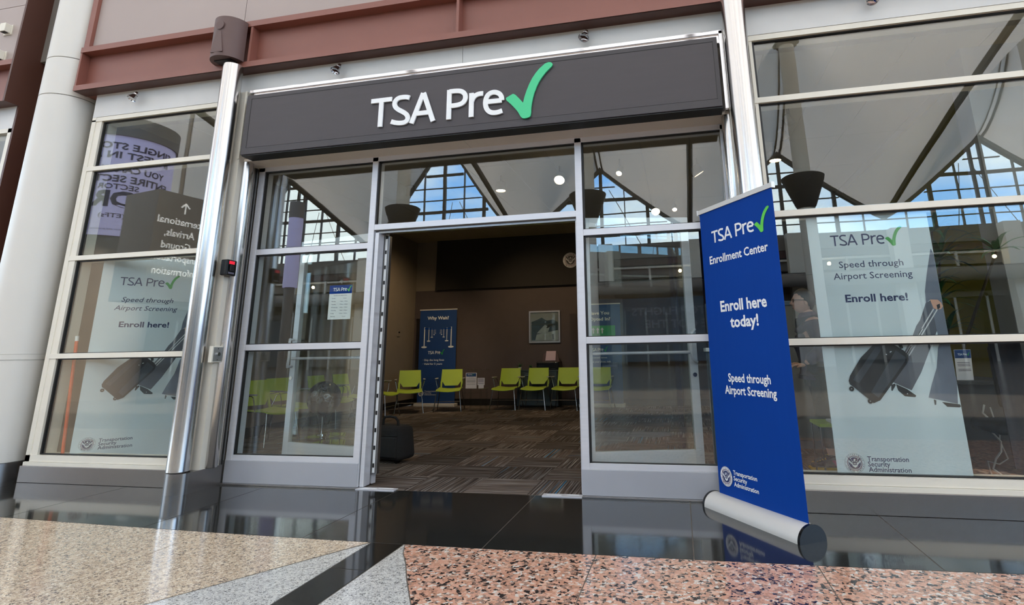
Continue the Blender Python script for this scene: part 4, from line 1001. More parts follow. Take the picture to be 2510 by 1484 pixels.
# clear table with notices
def clear_table(x, y, w, d, h, lab, name='acrylic_table', shelves=()):
    t = empty(name, (x, y, 0), 0, lab, 'table')
    MB().box(x - w / 2, x + w / 2, y - d / 2, y + d / 2, h - .012, h, .003).build('table_top', 'acrylic', t)
    for sx in (-1, 1):
        for sy in (-1, 1): MB().box(x + sx * (w / 2 - .03) - .014, x + sx * (w / 2 - .03) + .014, y + sy * (d / 2 - .03) - .014, y + sy * (d / 2 - .03) + .014, 0, h - .012, .002).build('leg', 'acrylic', t)
    for z in shelves: MB().box(x - w / 2 + .02, x + w / 2 - .02, y - d / 2 + .02, y + d / 2 - .02, z, z + .010, .002).build('shelf', 'acrylic', t)
    return t
clear_table(-3.79, 5.86, .38, .38, .42, 'small clear side table holding two notices, between the green chairs', shelves=(.34,))
n1 = empty('notice_stand', (-3.84, 5.78, .42), 0, 'upright white notice with blue header on the clear table', 'notice')
FN = Fr(-3.955, 5.76, 0); MB().box(0, .215, .421, .70, -.004, 0, M=FN).build('sheet', 'paper_white', n1); MB().box(.012, .203, .632, .690, 0, .0006, M=FN).build('header', 'banner_blue_dark', n1)
logo(FN, .035, .655, .020, 'print_white', 'print_green', n1, w=.0012)
text(FN, 'IMPORTANT', .060, .155, .606, .010, 'paper_grey_text', n1)
flat(FN, [[(.02, z), (.195, z), (.195, z + .005), (.02, z + .005)] for z in (.585, .56, .545, .53, .49)], .0005, 'text_lines', 'paper_grey_text', n1)
n2 = empty('notice_card', (-3.64, 5.82, .48), 0, 'smaller landscape white notice card on the clear table, right one', 'notice')
FN = Fr(-3.738, 5.80, 0); MB().box(0, .140, .475, .605, -.004, 0, M=FN).box(.02, .125, .421, .475, -.004, -.001, M=FN).build('sheet', 'paper_white', n2)
flat(FN, [[(.015, z), (.125, z), (.125, z + .006), (.015, z + .006)] for z in (.585, .567, .547, .530, .500)], .0005, 'text_lines', 'print_navy', n2)
mp_ = empty('model_plane', (-3.78, 5.92, .76), 0, 'row of tiny silver model planes on a wire stand over the clear table', 'model')
for k, x in enumerate((-3.93, -3.83, -3.70, -3.60)):
    z = .745 + .006 * (k % 2); mb = MB(); mb.tube([(x - .035, 5.92, z), (x + .035, 5.91, z + .004)], [.003, .006], 8); mb.box(x - .008, x + .010, 5.87, 5.97, z, z + .003); mb.prism([(x - .035, z), (x - .022, z), (x - .034, z + .022)], 5.918, 5.922, 'y'); mb.build('plane', 'chrome', mp_)
MB().tube([(-3.955, 5.92, .742), (-3.58, 5.92, .748)], .0016, 6).tube([(-3.77, 5.92, .745), (-3.77, 5.92, .42)], .003, 6).build('wire_stand', 'leg_chrome', mp_)

# dark globe on the clear stack table behind the left sidelight
clear_table(-3.68, 1.32, .55, .42, .21, 'low clear stacked table under the dark globe behind the left sidelight', shelves=(.13, .05))
gl = empty('globe', (-3.86, 1.32, .21), 0, 'shiny dark globe on a chrome stem behind the left sidelight', 'globe')
gc = Vector((-3.87, 1.32, .590)); MB().sphere(gc, .180, 48, 32).build('ball', 'globe_dark', gl, smooth=True)
mb = MB()
for (az, el, r_) in ((-60, 25, .06), (-45, 5, .05), (-70, -5, .035), (-95, 20, .045), (-30, -20, .04), (-110, -10, .03), (-50, 45, .05)):
    d = Vector((math.cos(R(az)) * math.cos(R(el)), math.sin(R(az)) * math.cos(R(el)), math.sin(R(el)))); M = Matrix.Translation(gc + d * .1803) @ d.to_track_quat('Z', 'Y').to_matrix().to_4x4()
    pts = []
    for i in range(14):
        a = 2 * pi * i / 14; rr = r_ * (.6 + .7 * random.random()); pts.append((rr * math.cos(a), rr * math.sin(a)))
    vs = [M @ Vector((p[0], p[1], 0)) for p in pts]; vs = [gc + (v - gc).normalized() * .1806 for v in vs]; c_ = gc + d * .1806
    mb.add([c_] + vs, [(0, i + 1, (i + 1) % 14 + 1) for i in range(14)])
mb.build('land_relief', 'globe_land', gl)
MB().cyl((-3.87, 1.32, .225), (-3.87, 1.32, .42), .008).lathe([(0, .211), (.055, .211), (.055, .219), (.012, .226), (0, .226)], c=(-3.87, 1.32, 0), n=24).lathe([(0, .395), (.02, .395), (.03, .415), (0, .42)], c=(-3.87, 1.32, 0), n=20).build('stem', 'chrome', gl, smooth=True)

# black bag beside the left door leaf
bg_ = empty('travel_bag', (-2.88, 1.05, 0), 0, 'soft black wheeled bag standing just inside the left door jamb', 'bag')
T = Matrix.Translation((-2.92, 1.10, 0)) @ Matrix.Rotation(R(-12), 4, 'Z')
body = MB().box(-.20, .20, -.13, .13, .03, .345, .045, M=T); body.v = [(v[0] + (v[2] - .2) * -.12, v[1], v[2]) for v in body.v]; body.build('body', 'bag_black', bg_, smooth=True, shade=60)
MB().box(-.185, .175, -.145, -.125, .06, .25, .009, M=T).build('front_pocket', 'bag_black', bg_, smooth=True, shade=60)
MB().tube([T @ Vector(p) for p in ((-.10, -.02, .33), (-.095, -.02, .40), (-.07, -.02, .425), (.0, -.02, .43), (.06, -.02, .42), (.09, -.02, .39), (.10, -.02, .33))], .013, 8).build('handle', 'bag_black', bg_, smooth=True)
MB().tube([T @ Vector((-.19, -.134, .262)), T @ Vector((.18, -.134, .262))], .004, 6).build('zip', 'black_gloss', bg_)
for s in (-1, 1): MB().cyl(T @ Vector((s * .14 - .0, -.08, .028)), T @ Vector((s * .14, -.05, .028)), .028).build('wheel', 'black_gloss', bg_)

# orange handle behind the left window
om = empty('mop_handle', (-5.57, -.08, 0), 0, 'upright orange pole with a white cap behind the left window', 'pole')
MB().cyl((-5.52, -.07, .008), (-5.575, -.10, 1.215), .0135).build('handle', 'orange_pole', om, smooth=True); MB().cyl((-5.575, -.10, 1.215), (-5.5775, -.1015, 1.262), .0145).build('cap', 'print_white', om, smooth=True)

# ================================================================== RIGHT BAY INTERIOR
# grey-blue cubicle partitions and counter
pt = empty('cubicle_partition', (.7, 2.2, 0), 0, 'grey blue framed cubicle partition behind the banner and the person', 'partition')
for a, b in ((.32, 1.05), (1.07, 1.95)):
    MB().box(a, b, 2.18, 2.22, .06, 1.53).build('fabric_panel', 'partition_beige', pt)
    MB().box(a - .01, b + .01, 2.165, 2.235, 1.50, 1.55, .004).box(a - .01, a + .04, 2.165, 2.235, .0, 1.5, .004).box(b - .04, b + .01, 2.165, 2.235, .0, 1.5, .004).box(a, b, 2.165, 2.235, .02, .10).build('frame', 'partition_blue', pt)
ctn = empty('reception_counter', (.42, 1.5, 0), 0, 'pale narrow counter seen between the right door leaf and the banner', 'counter')
MB().box(.235, .80, 1.10, 1.60, 1.02, 1.055, .003).build('counter_top', 'print_white', ctn); MB().box(.27, .78, 1.14, 1.58, .02, 1.02).build('body', 'grey_wall', ctn); MB().box(.255, .27, 1.12, 1.6, .0, 1.02).build('side_panel', 'partition_blue', ctn)
cs = empty('counter_sign', (.3, 1.2, 1.055), 0, 'small dark blue sign card standing on the pale counter', 'sign card')
FC = Fr(.245, 1.17, 0); MB().prism([(.03, 1.056), (.20, 1.056), (.215, 1.125), (.045, 1.125)], -.004, 0, 'z', M=FC).build('card', 'sign_dark', cs); logo(FC, .065, 1.083, .016, 'print_white', 'print_green', cs, w=.0006)

# standing person, mostly hidden by the poster
pe = empty('person', (1.22, 1.30, 0), 0, 'standing person with short dark hair, glasses, purple jacket and bright sneakers, facing left', 'person')
def skinned(verts, edges, rad, name, m, root=0, sub=2):
    me = bpy.data.meshes.new(name); me.from_pydata(verts, edges, []); o = bpy.data.objects.new(name, me); COL.objects.link(o)
    mo = o.modifiers.new('s', 'SKIN'); mo.use_smooth_shade = True; sv = me.skin_vertices[0].data
    for i, r_ in enumerate(rad): sv[i].radius = r_ if isinstance(r_, tuple) else (r_, r_)
    sv[root].use_root = True
    su = o.modifiers.new('u', 'SUBSURF'); su.levels = sub; su.render_levels = sub
    dg = bpy.context.evaluated_depsgraph_get(); m2 = bpy.data.meshes.new_from_object(o.evaluated_get(dg)); bpy.data.objects.remove(o)
    m2.name = name; m2.materials.clear(); m2.materials.append(MATS[m])
    for p in m2.polygons: p.use_smooth = True
    n = bpy.data.objects.new(name, m2); COL.objects.link(n); setpar(n, pe); return n
px, py = 1.22, 1.30
def Q(x, y, z): return (px + x, py + y, z)
# body: legs, trunk, arms and neck in one surface (faces -x)
bv = [Q(.02, 0, .86), Q(.02, 0, 1.00), Q(.01, 0, 1.14), Q(.0, 0, 1.26), Q(-.01, 0, 1.34), Q(-.025, 0, 1.40),
      Q(.02, -.09, .82), Q(-.01, -.10, .47), Q(.03, -.10, .10), Q(.02, .09, .82), Q(.05, .10, .47), Q(.10, .10, .10),
      Q(.0, -.165, 1.235), Q(.03, -.225, 1.02), Q(-.13, -.20, .90), Q(.0, .165, 1.235), Q(.05, .215, 1.02), Q(-.10, .18, .90)]
be = [(0, 1), (1, 2), (2, 3), (3, 4), (4, 5), (0, 6), (6, 7), (7, 8), (0, 9), (9, 10), (10, 11), (3, 12), (12, 13), (13, 14), (3, 15), (15, 16), (16, 17)]
br_ = [(.135, .15), (.115, .135), (.125, .16), (.115, .155), (.06, .07), (.052, .052), .095, .06, .04, .095, .06, .04, .046, .036, .026, .046, .036, .026]
skinned(bv, be, br_, 'body', 'skin')
sv_ = lambda L: [Q(*p) for p in L]
skinned(sv_([(.02, 0, .80), (.02, 0, .92), (.01, 0, 1.06), (.0, 0, 1.18), (-.0, 0, 1.27), (-.0, -.170, 1.235), (.03, -.225, 1.02), (-.115, -.203, .91), (.0, .170, 1.235), (.05, .215, 1.02), (-.085, .184, .91)]),
        [(0, 1), (1, 2), (2, 3), (3, 4), (4, 5), (5, 6), (6, 7), (4, 8), (8, 9), (9, 10)], [(.16, .18), (.15, .17), (.145, .175), (.14, .18), (.11, .13), .088, .074, .054, .088, .074, .054], 'jacket', 'jacket_purple', 1)
skinned(sv_([(.02, 0, .90), (.02, -.09, .82), (-.01, -.10, .47), (.03, -.10, .16), (.02, .09, .82), (.05, .10, .47), (.10, .10, .16)]), [(0, 1), (1, 2), (2, 3), (0, 4), (4, 5), (5, 6)], [(.13, .15), .112, .080, .062, .112, .080, .062], 'trousers', 'trouser_green')
def ring_lathe(name, m, prof, c, sx=1, sy=1, tilt=0):
    return MB().lathe(prof, M=Matrix.Translation(c) @ Matrix.Rotation(tilt, 4, 'Y'), n=28, sx=sx, sy=sy).build(name, m, pe, smooth=True)
ring_lathe('collar', 'jacket_collar', [(.115, -.03), (.108, .02), (.098, .055), (.088, .05), (.10, .0)], Q(-.015, 0, 1.275), 1.08, 1.0, R(-10))
ring_lathe('scarf', 'scarf_check', [(.088, -.01), (.096, .02), (.088, .055), (.062, .085), (.054, .07)], Q(-.01, 0, 1.285), 1.05, 1.0, R(-6))
# head: sculpted grid around a centre, face towards -x
hc = Vector(Q(-.045, 0, 1.468)); hv = []; hf = []; nu, nv = 72, 56
for j in range(nv + 1):
    ph = pi * j / nv
    for i in range(nu):
        th_ = 2 * pi * i / nu; dx = math.sin(ph) * math.cos(th_); dy = math.sin(ph) * math.sin(th_); dz = -math.cos(ph)
        rx_, ry_, rz_ = .092, .072, .112
        x, y, z = dx * rx_, dy * ry_, dz * rz_
        if z < 0: x = x - .010 * (-z / .112) * 1.4; y *= 1 + .22 * (z / .112)          # jaw narrows, chin forward
        f = max(0, -dx)
        g = lambda z0, y0, sz, sy_: math.exp(-((z - z0) / sz) ** 2 - ((y - y0) / sy_) ** 2) * f ** 2
        x -= .024 * g(-.016, 0, .017, .011); x -= .012 * g(.006, 0, .022, .008)       # nose tip and bridge
        x += .009 * (g(.012, .028, .012, .014) + g(.012, -.028, .012, .014))          # eye sockets
        x -= .007 * g(-.052, 0, .007, .020); x -= .006 * g(-.064, 0, .006, .017)      # lips
        x -= .008 * g(-.092, 0, .014, .020); x -= .005 * g(.034, 0, .010, .050)       # chin, brow
        hv.append(hc + Vector((x, y, z)))
for j in range(nv):
    for i in range(nu): hf.append((j * nu + i, j * nu + (i + 1) % nu, (j + 1) * nu + (i + 1) % nu, (j + 1) * nu + i))
mb = MB(); mb.add(hv, hf)
for s in (-1, 1):    # ears
    mb.sphere(hc + Vector((.012, s * .073, -.008)), .022, 14, 10, (.75, .32, 1.35))
hd = mb.build('head', 'skin', pe, smooth=True, shade=180)
# hair cap: covers the back, sides and top, short fringe
mb = MB(); V = []; Fc = []; keep = {}
for j in range(nv + 1):
    for i in range(nu):
        p = Vector(hv[j * nu + i]) - hc; lim = -.082 + .150 * max(0, min(1, (.045 - p.x) / .10)) ** .8 + .004 * math.sin(i * 2.1)
        if p.z > lim: keep[(j, i)] = len(V); V.append(hc + Vector((p.x * 1.13 + .006, p.y * 1.15, p.z * 1.10 + .003 + .0015 * math.sin(i * 1.7))))
for j in range(nv):
    for i in range(nu):
        q = [(j, i), (j, (i + 1) % nu), (j + 1, (i + 1) % nu), (j + 1, i)]
        if all(k in keep for k in q): Fc.append(tuple(keep[k] for k in q))
mb.add(V, Fc); hr = mb.build('hair', 'hair_dark', pe, smooth=True, shade=180)
so = hr.modifiers.new('t', 'SOLIDIFY'); so.thickness = .012; so.offset = -1
gm = MB()
for s in (-1, 1):
    gm.tube([hc + Vector((-.094 + .004 * abs(math.cos(2 * pi * i / 12)), s * .031 + .022 * math.cos(2 * pi * i / 12), .010 + .015 * math.sin(2 * pi * i / 12))) for i in range(13)], .0028, 6)
    gm.tube([hc + Vector((-.088, s * .053, .016)), hc + Vector((-.04, s * .076, .014)), hc + Vector((.012, s * .079, .008))], .0028, 6)
gm.tube([hc + Vector((-.098, -.010, .012)), hc + Vector((-.098, .010, .012))], .0025, 6); gm.build('glasses', 'black_gloss', pe)
for s in (-1, 1): MB().sphere(hc + Vector((-.066, s * .029, .010)), .0105, 12, 8).build('eye', 'print_white', hd); MB().sphere(hc + Vector((-.0735, s * .029, .010)), .0048, 10, 6).build('iris', 'hair_dark', hd)
MB().sphere(hc + Vector((-.094, 0, -.058)), .012, 12, 8, (.35, 1.6, .40)).build('mouth', 'print_red', hd, smooth=True)
# hands with separate fingers
for s in (-1, 1):
    wx = Vector(Q(-.13 if s < 0 else -.10, s * -.0 + (-.20 if s < 0 else .18), .90)); mb = MB(); mb.sphere(wx + Vector((-.04, 0, -.012)), .036, 14, 10, (1.2, .9, .5))
    for k in range(4):
        y0 = -.024 + .016 * k; L_ = (.062, .072, .068, .054)[k]
        mb.tube([wx + Vector((-.07, y0, -.008)), wx + Vector((-.07 - L_ * .5, y0, -.012)), wx + Vector((-.07 - L_ * .85, y0, -.028)), wx + Vector((-.07 - L_, y0, -.044))], [.0088, .0084, .0078, .006], 8)
    mb.tube([wx + Vector((-.025, s * .022, -.010)), wx + Vector((-.05, s * .046, -.018)), wx + Vector((-.078, s * .052, -.028))], [.011, .010, .007], 8)
    mb.build('hand', 'skin', pe, smooth=True, shade=180)
# sneakers
for s, ox in ((-1, .03), (1, .10)):
    c_ = Vector(Q(ox - .055, s * .10, 0)); sh = empty('sneaker', c_); setpar(sh, pe)
    prof_ = [(.13, .0), (.135, .06), (.10, .105), (.045, .10), (.0, .075), (-.07, .055), (-.125, .035), (-.135, .0)]
    mb = MB().prism([(c_.x + a, b * .9 + .022) for a, b in prof_], c_.y - .040, c_.y + .040, 'y')
    so_ = mb.build('upper', 'shoe_dark', sh, smooth=False); bv_ = so_.modifiers.new('b', 'BEVEL'); bv_.width = .014; bv_.segments = 3
    MB().prism([(c_.x + .145, .0), (c_.x + .148, .024), (c_.x - .145, .026), (c_.x - .150, .012), (c_.x - .135, .0)], c_.y - .046, c_.y + .046, 'y').build('sole', 'shoe_yellow', sh)
    MB().prism([(c_.x + .10, .03), (c_.x + .06, .088), (c_.x + .03, .085), (c_.x + .07, .03)], c_.y - .043, c_.y + .043, 'y').build('side_stripe', 'shoe_pink', sh)
    for k in range(4): MB().tube([(c_.x - .01 - k * .022, c_.y - .026, .088 - k * .009), (c_.x - .012 - k * .022, c_.y, .096 - k * .009), (c_.x - .01 - k * .022, c_.y + .026, .088 - k * .009)], .0035, 6).build('lace', 'shoe_yellow', sh)

# lime stool or seat edge in front of her, with a white item on it
lt = empty('lime_side_table', (1.33, .95, 0), 0, 'small table with lime edge and thin steel legs by the person', 'table')
MB().box(1.055, 1.60, .66, 1.02, .415, .44, .006).build('table_top', 'lime_plastic', lt)
for x, y in ((1.065, .68), (1.065, 1.0), (1.58, .68), (1.58, 1.0)): MB().cyl((x, y, 0), (x, y, .415), .007, n=10).build('leg', 'leg_chrome', lt)
MB().tube([(1.065, .68, .2), (1.58, .68, .2)], .004, 6).build('stretcher', 'leg_chrome', lt)
tag(MB().box(1.15, 1.40, .70, .86, .4405, .462, .008).build('paper_stack', 'paper_white'), 'small white bundle lying on the lime edged table', 'papers')

# dark desk, card holder, black chair with jacket, orange tag
dk = empty('dark_desk', (2.2, .9, 0), 0, 'dark desk behind the right window holding the white leaflet card', 'desk')
MB().box(1.82, 2.50, .55, 1.25, .745, .775, .004).build('desk_top', 'desk_dark', dk); MB().box(1.84, 2.48, .60, .62, .05, .745).build('front_panel', 'desk_dark', dk)
for x in (1.85, 2.45): MB().box(x, x + .03, .6, 1.2, 0, .745).build('leg', 'desk_dark', dk)
ch = empty('leaflet_holder', (2.12, .62, .775), 0, 'upright white leaflet card with navy header standing on the dark desk', 'notice')
FL_ = Fr(2.075, .60, 0); MB().prism([(.0, .776), (.115, .776), (.130, 1.005), (.015, 1.005)], -.004, 0, 'z', M=FL_).build('card', 'paper_white', ch)
flat(FL_, [[(.013, .940), (.124, .940), (.1285, 1.003), (.017, 1.003)]], .0006, 'header', 'banner_blue_dark', ch); logo(FL_, .035, .962, .014, 'print_white', 'print_green', ch, w=.0012)
flat(FL_, [[(.022, z), (.108, z), (.108, z + .004), (.022, z + .004)] for z in (.905, .893, .881, .855, .845)], .0006, 'text_lines', 'paper_grey_text', ch)
oc = empty('office_chair', (2.36, .30, 0), 0, 'black high-backed office chair with draped jacket at the right edge', 'chair')
MB().box(2.08, 2.50, .05, .11, .62, 1.04, .028).build('backrest', 'black_matte', oc, smooth=True, shade=60)
MB().box(2.06, 2.50, .11, .50, .44, .52, .03).build('seat', 'black_matte', oc, smooth=True, shade=60); MB().box(2.26, 2.32, .11, .15, .46, .70).build('back_support', 'black_gloss', oc); MB().cyl((2.29, .30, .08), (2.29, .30, .44), .028).build('gas_column', 'leg_chrome', oc)
for k in range(5):
    a = 2 * pi * k / 5 + .3; MB().tube([(2.29, .30, .10), (2.29 + .21 * math.cos(a), .30 + .21 * math.sin(a), .07)], [.022, .014], 8).build('base_arm', 'black_gloss', oc); MB().sphere((2.29 + .21 * math.cos(a), .30 + .21 * math.sin(a), .03), .029, 12, 8).build('castor', 'black_gloss', oc)
jk = MB(); rows = []
for j in range(9):
    z = 1.055 - j * .10; rows.append([(2.065 + .44 * i / 16, .020 - .012 * math.sin(i * 1.3 + j * .4) - .004 * j, z) for i in range(17)])
vs = [p for r_ in rows for p in r_] + [(p[0], p[1] + .012, p[2]) for r_ in rows for p in r_]; N = 9 * 17; fs = []
for j in range(8):
    for i in range(16): a = j * 17 + i; fs += [(a, a + 1, a + 18, a + 17), (N + a, N + a + 17, N + a + 18, N + a + 1)]
for j in range(8): fs += [(j * 17, j * 17 + 17, N + j * 17 + 17, N + j * 17), (j * 17 + 16, N + j * 17 + 16, N + j * 17 + 33, j * 17 + 33)]
for i in range(16): fs += [(i, N + i, N + i + 1, i + 1), (8 * 17 + i, 8 * 17 + i + 1, N + 8 * 17 + i + 1, N + 8 * 17 + i)]
jo = tag(jk.add(vs, fs).build('draped_coat', 'jacket_collar', smooth=True), 'dark coat hanging over the office chair at the right edge', 'coat')
tg = empty('hanging_tag', (2.40, .19, .98), 0, 'orange gold tag on a silver clip hanging on the dark coat', 'tag')
MB().prism([(2.282, .955), (2.302, .965), (2.315, .93), (2.312, .885), (2.288, .878), (2.276, .91)], -.002, .005, 'y').build('tag_body', 'tag_orange', tg); MB().tube([(2.295, .002, .965), (2.282, .002, .985), (2.298, .002, 1.0), (2.286, .002, 1.015)], .003, 6).build('clip', 'chrome', tg)
cw = MB()
cw.tube([(x * 1.045, .572, z) for x, z in ((2.12, .60), (2.10, .54), (2.15, .48), (2.14, .40), (2.18, .34), (2.17, .27), (2.13, .22), (2.10, .15), (2.16, .10), (2.20, .02))], .007, 6)
cw.tube([(x * 1.045, .585, z) for x, z in ((2.16, .58), (2.17, .50), (2.20, .44), (2.18, .35), (2.21, .22), (2.15, .18), (2.08, .20), (2.09, .10))], .005, 6)
tag(cw.build('power_cable', 'cable_white', smooth=True), 'tangle of white cables hanging under the dark desk', 'cable')
for x, y, w_, h_, m_, lb in ((2.04, .03, .05, .14, 'paper_pink', 'pale pink bottle standing on the floor under the desk'), (2.13, .025, .07, .12, 'red_dull', 'dull red pouch on the floor by the office chair'), (2.22, .02, .06, .17, 'shoe_yellow', 'mustard yellow folded umbrella on the floor at the right edge')):
    if m_ == 'red_dull': mat('red_dull', (120, 40, 38), .7)
    nm = {'paper_pink': 'bottle', 'red_dull': 'pouch', 'shoe_yellow': 'folded_umbrella'}[m_]
    mb = MB()
    if nm == 'bottle': mb.lathe([(0, 0), (.026, 0), (.028, .01), (.028, .095), (.012, .12), (.012, .14), (0, .14)], c=(x, y, 0), n=16)
    elif nm == 'pouch': mb.box(x - .05, x + .05, y - .025, y + .025, 0, .12, .015)
    else: mb.lathe([(0, 0), (.006, .0), (.010, .02), (.026, .14), (.020, .20), (.008, .22), (.006, .28), (0, .28)], c=(x, y, 0), n=12)
    tag(mb.build(nm, m_, smooth=True), lb, nm.split('_')[-1])

# dracaena plant with strap-leaf rosettes
dr = empty('potted_dracaena', (2.32, 1.55, 0), 0, 'tall green dracaena with spiky leaf rosettes before the olive wall', 'plant')
MB().lathe([(0, 0), (.13, 0), (.17, .34), (.15, .34), (.14, .30), (0, .30)], c=(2.32, 1.55, 0), n=28).build('pot', 'pot_grey', dr, smooth=True)
tips = [((2.36, 1.20, 1.81), .34, 22), ((2.30, 1.25, 1.42), .34, 20), ((2.36, .28, 1.72), .22, 13), ((2.38, 1.3, 2.08), .34, 16), ((2.33, 1.2, 1.18), .30, 14), ((2.40, 1.55, 1.62), .32, 16), ((2.26, 1.18, 1.62), .26, 12)]
for c_, l_, n_ in tips:
    c_ = Vector(c_); MB().tube([(2.32, 1.55, .28), ((2.32 + c_.x) / 2 + .03, (1.55 + c_.y) / 2 + .12, .28 + (c_.z - .28) * .55), tuple(c_)], [.016, .013, .009], 8).build('stem', 'stem_brown', dr, smooth=True)
    mb = MB()
    for k in range(n_):
        a = 2.4 * k; t = .35 + 1.35 * (k / n_); L_ = l_ * (.8 + .3 * random.random()); pts = []
        for q in range(6):
            r_ = L_ * q / 5; tt = t + .35 * (q / 5) ** 2
            pts.append(c_ + Vector((math.cos(a) * math.sin(tt) * r_, math.sin(a) * math.sin(tt) * r_, math.cos(tt) * r_)))
        s_ = Vector((-math.sin(a), math.cos(a), 0)); wd = [.008, .019, .022, .018, .011, .0008]
        vs = [p - s_ * w_ for p, w_ in zip(pts, wd)] + [p + s_ * w_ for p, w_ in zip(pts, wd)]; up_ = Vector((0, 0, .0012)); vs = vs + [v - up_ for v in vs]
        fs = []
        for q in range(5): fs += [(q, q + 1, q + 7, q + 6), (q + 12, q + 18, q + 19, q + 13), (q, q + 12, q + 13, q + 1), (q + 6, q + 7, q + 19, q + 18)]
        mb.add(vs, fs)
    mb.build('leaf_rosette', 'leaf_green', dr)

# ================================================================== THE GREAT HALL BEHIND THE CAMERA (seen mirrored in the glass)
YW = -40.0; P_ = 14.1; XM = [8.47 + P_ * k for k in range(-4, 3)]; YM = -32.5
def ridge(y):
    if y <= YM: t = (y - YW) / (YM - YW); return 16.2 + 6.4 * t ** 1.6
    t = (y - YM) / (0 - YM)
    return 22.6 - 5.2 * math.sin(min(1, t * 1.35) * pi / 2) + (4.0 * max(0, t - .62) ** 1.3 * 3)
def valley(y):
    t = (y - YW) / 40.0; return 10.6 + 6.4 * math.sin(min(1, t) * pi * .55)
def tent_z(x, y):
    k = min(XM, key=lambda m: abs(m - x)); u = min(1, abs(x - k) / (P_ / 2))
    extra = 4.2 if k < -15 else 0
    sh = (1 - u) ** 1.15
    pk = max(0, 1 - math.hypot(x - k, (y - YM)) / 4.2); 
    v = valley(y); return v + (ridge(y) + extra - v) * sh + pk ** 2 * 2.2
xs_t = [XM[0] - P_ / 2 + P_ / 16 * i for i in range(16 * len(XM) + 1)]; ys_t = [YW + 1.0 * j for j in range(41)]
mb = MB(); nx = len(xs_t)
mb.v = [(x, y, tent_z(x, y)) for y in ys_t for x in xs_t]
mb.f = [(j * nx + i, j * nx + i + 1, (j + 1) * nx + i + 1, (j + 1) * nx + i) for j in range(len(ys_t) - 1) for i in range(nx - 1)]
tn = mb.build('tent_roof', 'tent_fabric', smooth=True, shade=180); tag(tn, kind='structure'); tn.name = 'ceiling_tent'
tr = tn
for x in [XM[0] + P_ * (k + .5) for k in range(len(XM) - 1)]: MB().tube([(x, y, tent_z(x, y) - .12) for y in ys_t], .20, 6).build('valley_cable', 'truss_grey', tr)
for x in XM: MB().tube([(x - .22, y, tent_z(x, y) - .15) for y in ys_t[:8]], .10, 6).tube([(x + .22, y, tent_z(x, y) - .15) for y in ys_t[:8]], .10, 6).build('ridge_cable', 'truss_grey', tr)
for k, x in enumerate(XM):
    mb = MB()
    for f_ in (.22, .42, .62, .82):
        for s in (-1, 1): mb.tube([(x + s * P_ / 2 * (.04 + (f_ - .04) * min(1, math.hypot(0, y - YM) / 26)), y, tent_z(x + s * P_ / 2 * (.04 + (f_ - .04) * min(1, abs(y - YM) / 26)), y) - .03) for y in ys_t[8:]], .035, 4)
    mb.build('seam', 'truss_grey', tr)
# masts with bowl-shaped uplights
for k, x in enumerate(XM[2:6]):
    m = empty('roof_mast', (x, YM, 0), 0, ('white roof mast with dark bowl, mirrored at the left of the glass above the doors', 'white roof mast with dark bowl, mirrored at the left of the upper right sidelight', 'tall white roof mast with dark bowl, mirrored beside the steel pole in the right window', 'white roof mast with dark bowl, mirrored at the far right edge of the right window')[k], 'mast', 'white masts of the tent roof')
    MB().cyl((x, YM, 0), (x, YM, 21.6), .52, .48, 28).build('shaft', 'mast_white', m, smooth=True)
    MB().lathe([(.5, 9.7), (.62, 9.9), (1.22, 11.5), (1.30, 11.8), (1.22, 11.85), (.5, 11.5)], c=(x, YM, 0), n=32).build('uplight_bowl', 'hall_dark', m, smooth=True)
    cp_ = MB().lathe([(.5, 21.2), (.62, 21.4), (.62, 21.6), (.5, 21.8)], c=(x, YM, 0), n=24)
    for q in range(12): cp_.sphere((x + .72 * math.cos(q * pi / 6), YM + .72 * math.sin(q * pi / 6), 21.5), .16, 8, 6)
    cp_.build('capital', 'truss_grey', m)
# glazed clerestory under each gable
cw_ = tag(empty('window_clerestory', (0, YW, 10)), kind='structure')
sky_m = glass_mat('glass_clerestory', 1.2, (0.97, 0.985, 0.98))
for k, x in enumerate(XM[1:]):
    n = 24; top = [(x - P_ / 2 + P_ * i / n, tent_z(x - P_ / 2 + P_ * i / n, YW)) for i in range(n + 1)]
    mb = MB()
    for (a, za), (b, zb) in zip(top[:-1], top[1:]): mb.prism([(a, za - .32), (b, zb - .32), (b, zb + .02), (a, za + .02)], YW - .12, YW + .35, 'y')
    mb.build('gable_truss', 'truss_grey', cw_)
    mb = MB()
    for i, dx in enumerate((-5.6, -3.75, -1.9, 0, 1.9, 3.75, 5.6)):
        h = .13 if dx in (-3.75, 0, 3.75) else .035; zt = tent_z(x + dx, YW) - .1
        if zt > 9.6: mb.box(x + dx - h, x + dx + h, YW - .1, YW + .15, 9.4, zt)
    if k % 2 == 0: mb.box(x - .80, x - .62, YW - .1, YW + .15, 9.4, tent_z(x - .7, YW) - .1)
    mb.build('clerestory_mullion', 'truss_grey', cw_)
    mb = MB()
    for z, h in ((9.45, .08), (10.3, .03), (11.25, .03), (12.2, .03), (13.4, .12), (14.5, .03), (15.6, .03), (16.8, .10), (17.9, .03), (19.0, .03)):
        span = [a for a, za in top if za - .2 > z]
        if span: mb.box(min(span), max(span), YW - .08, YW + .12, z - h, z + h)
    mb.build('clerestory_rail', 'truss_grey', cw_)
    MB().tube([(x - 1.2, YW - 2.5, 9.5), (x - .3, YW - 2.5, 15)], .03, 4).tube([(x + 3.2, YW - 2.5, 9.5), (x + .4, YW - 2.5, 15)], .03, 4).build('stay_cable', 'truss_grey', cw_)
mb = MB(); 
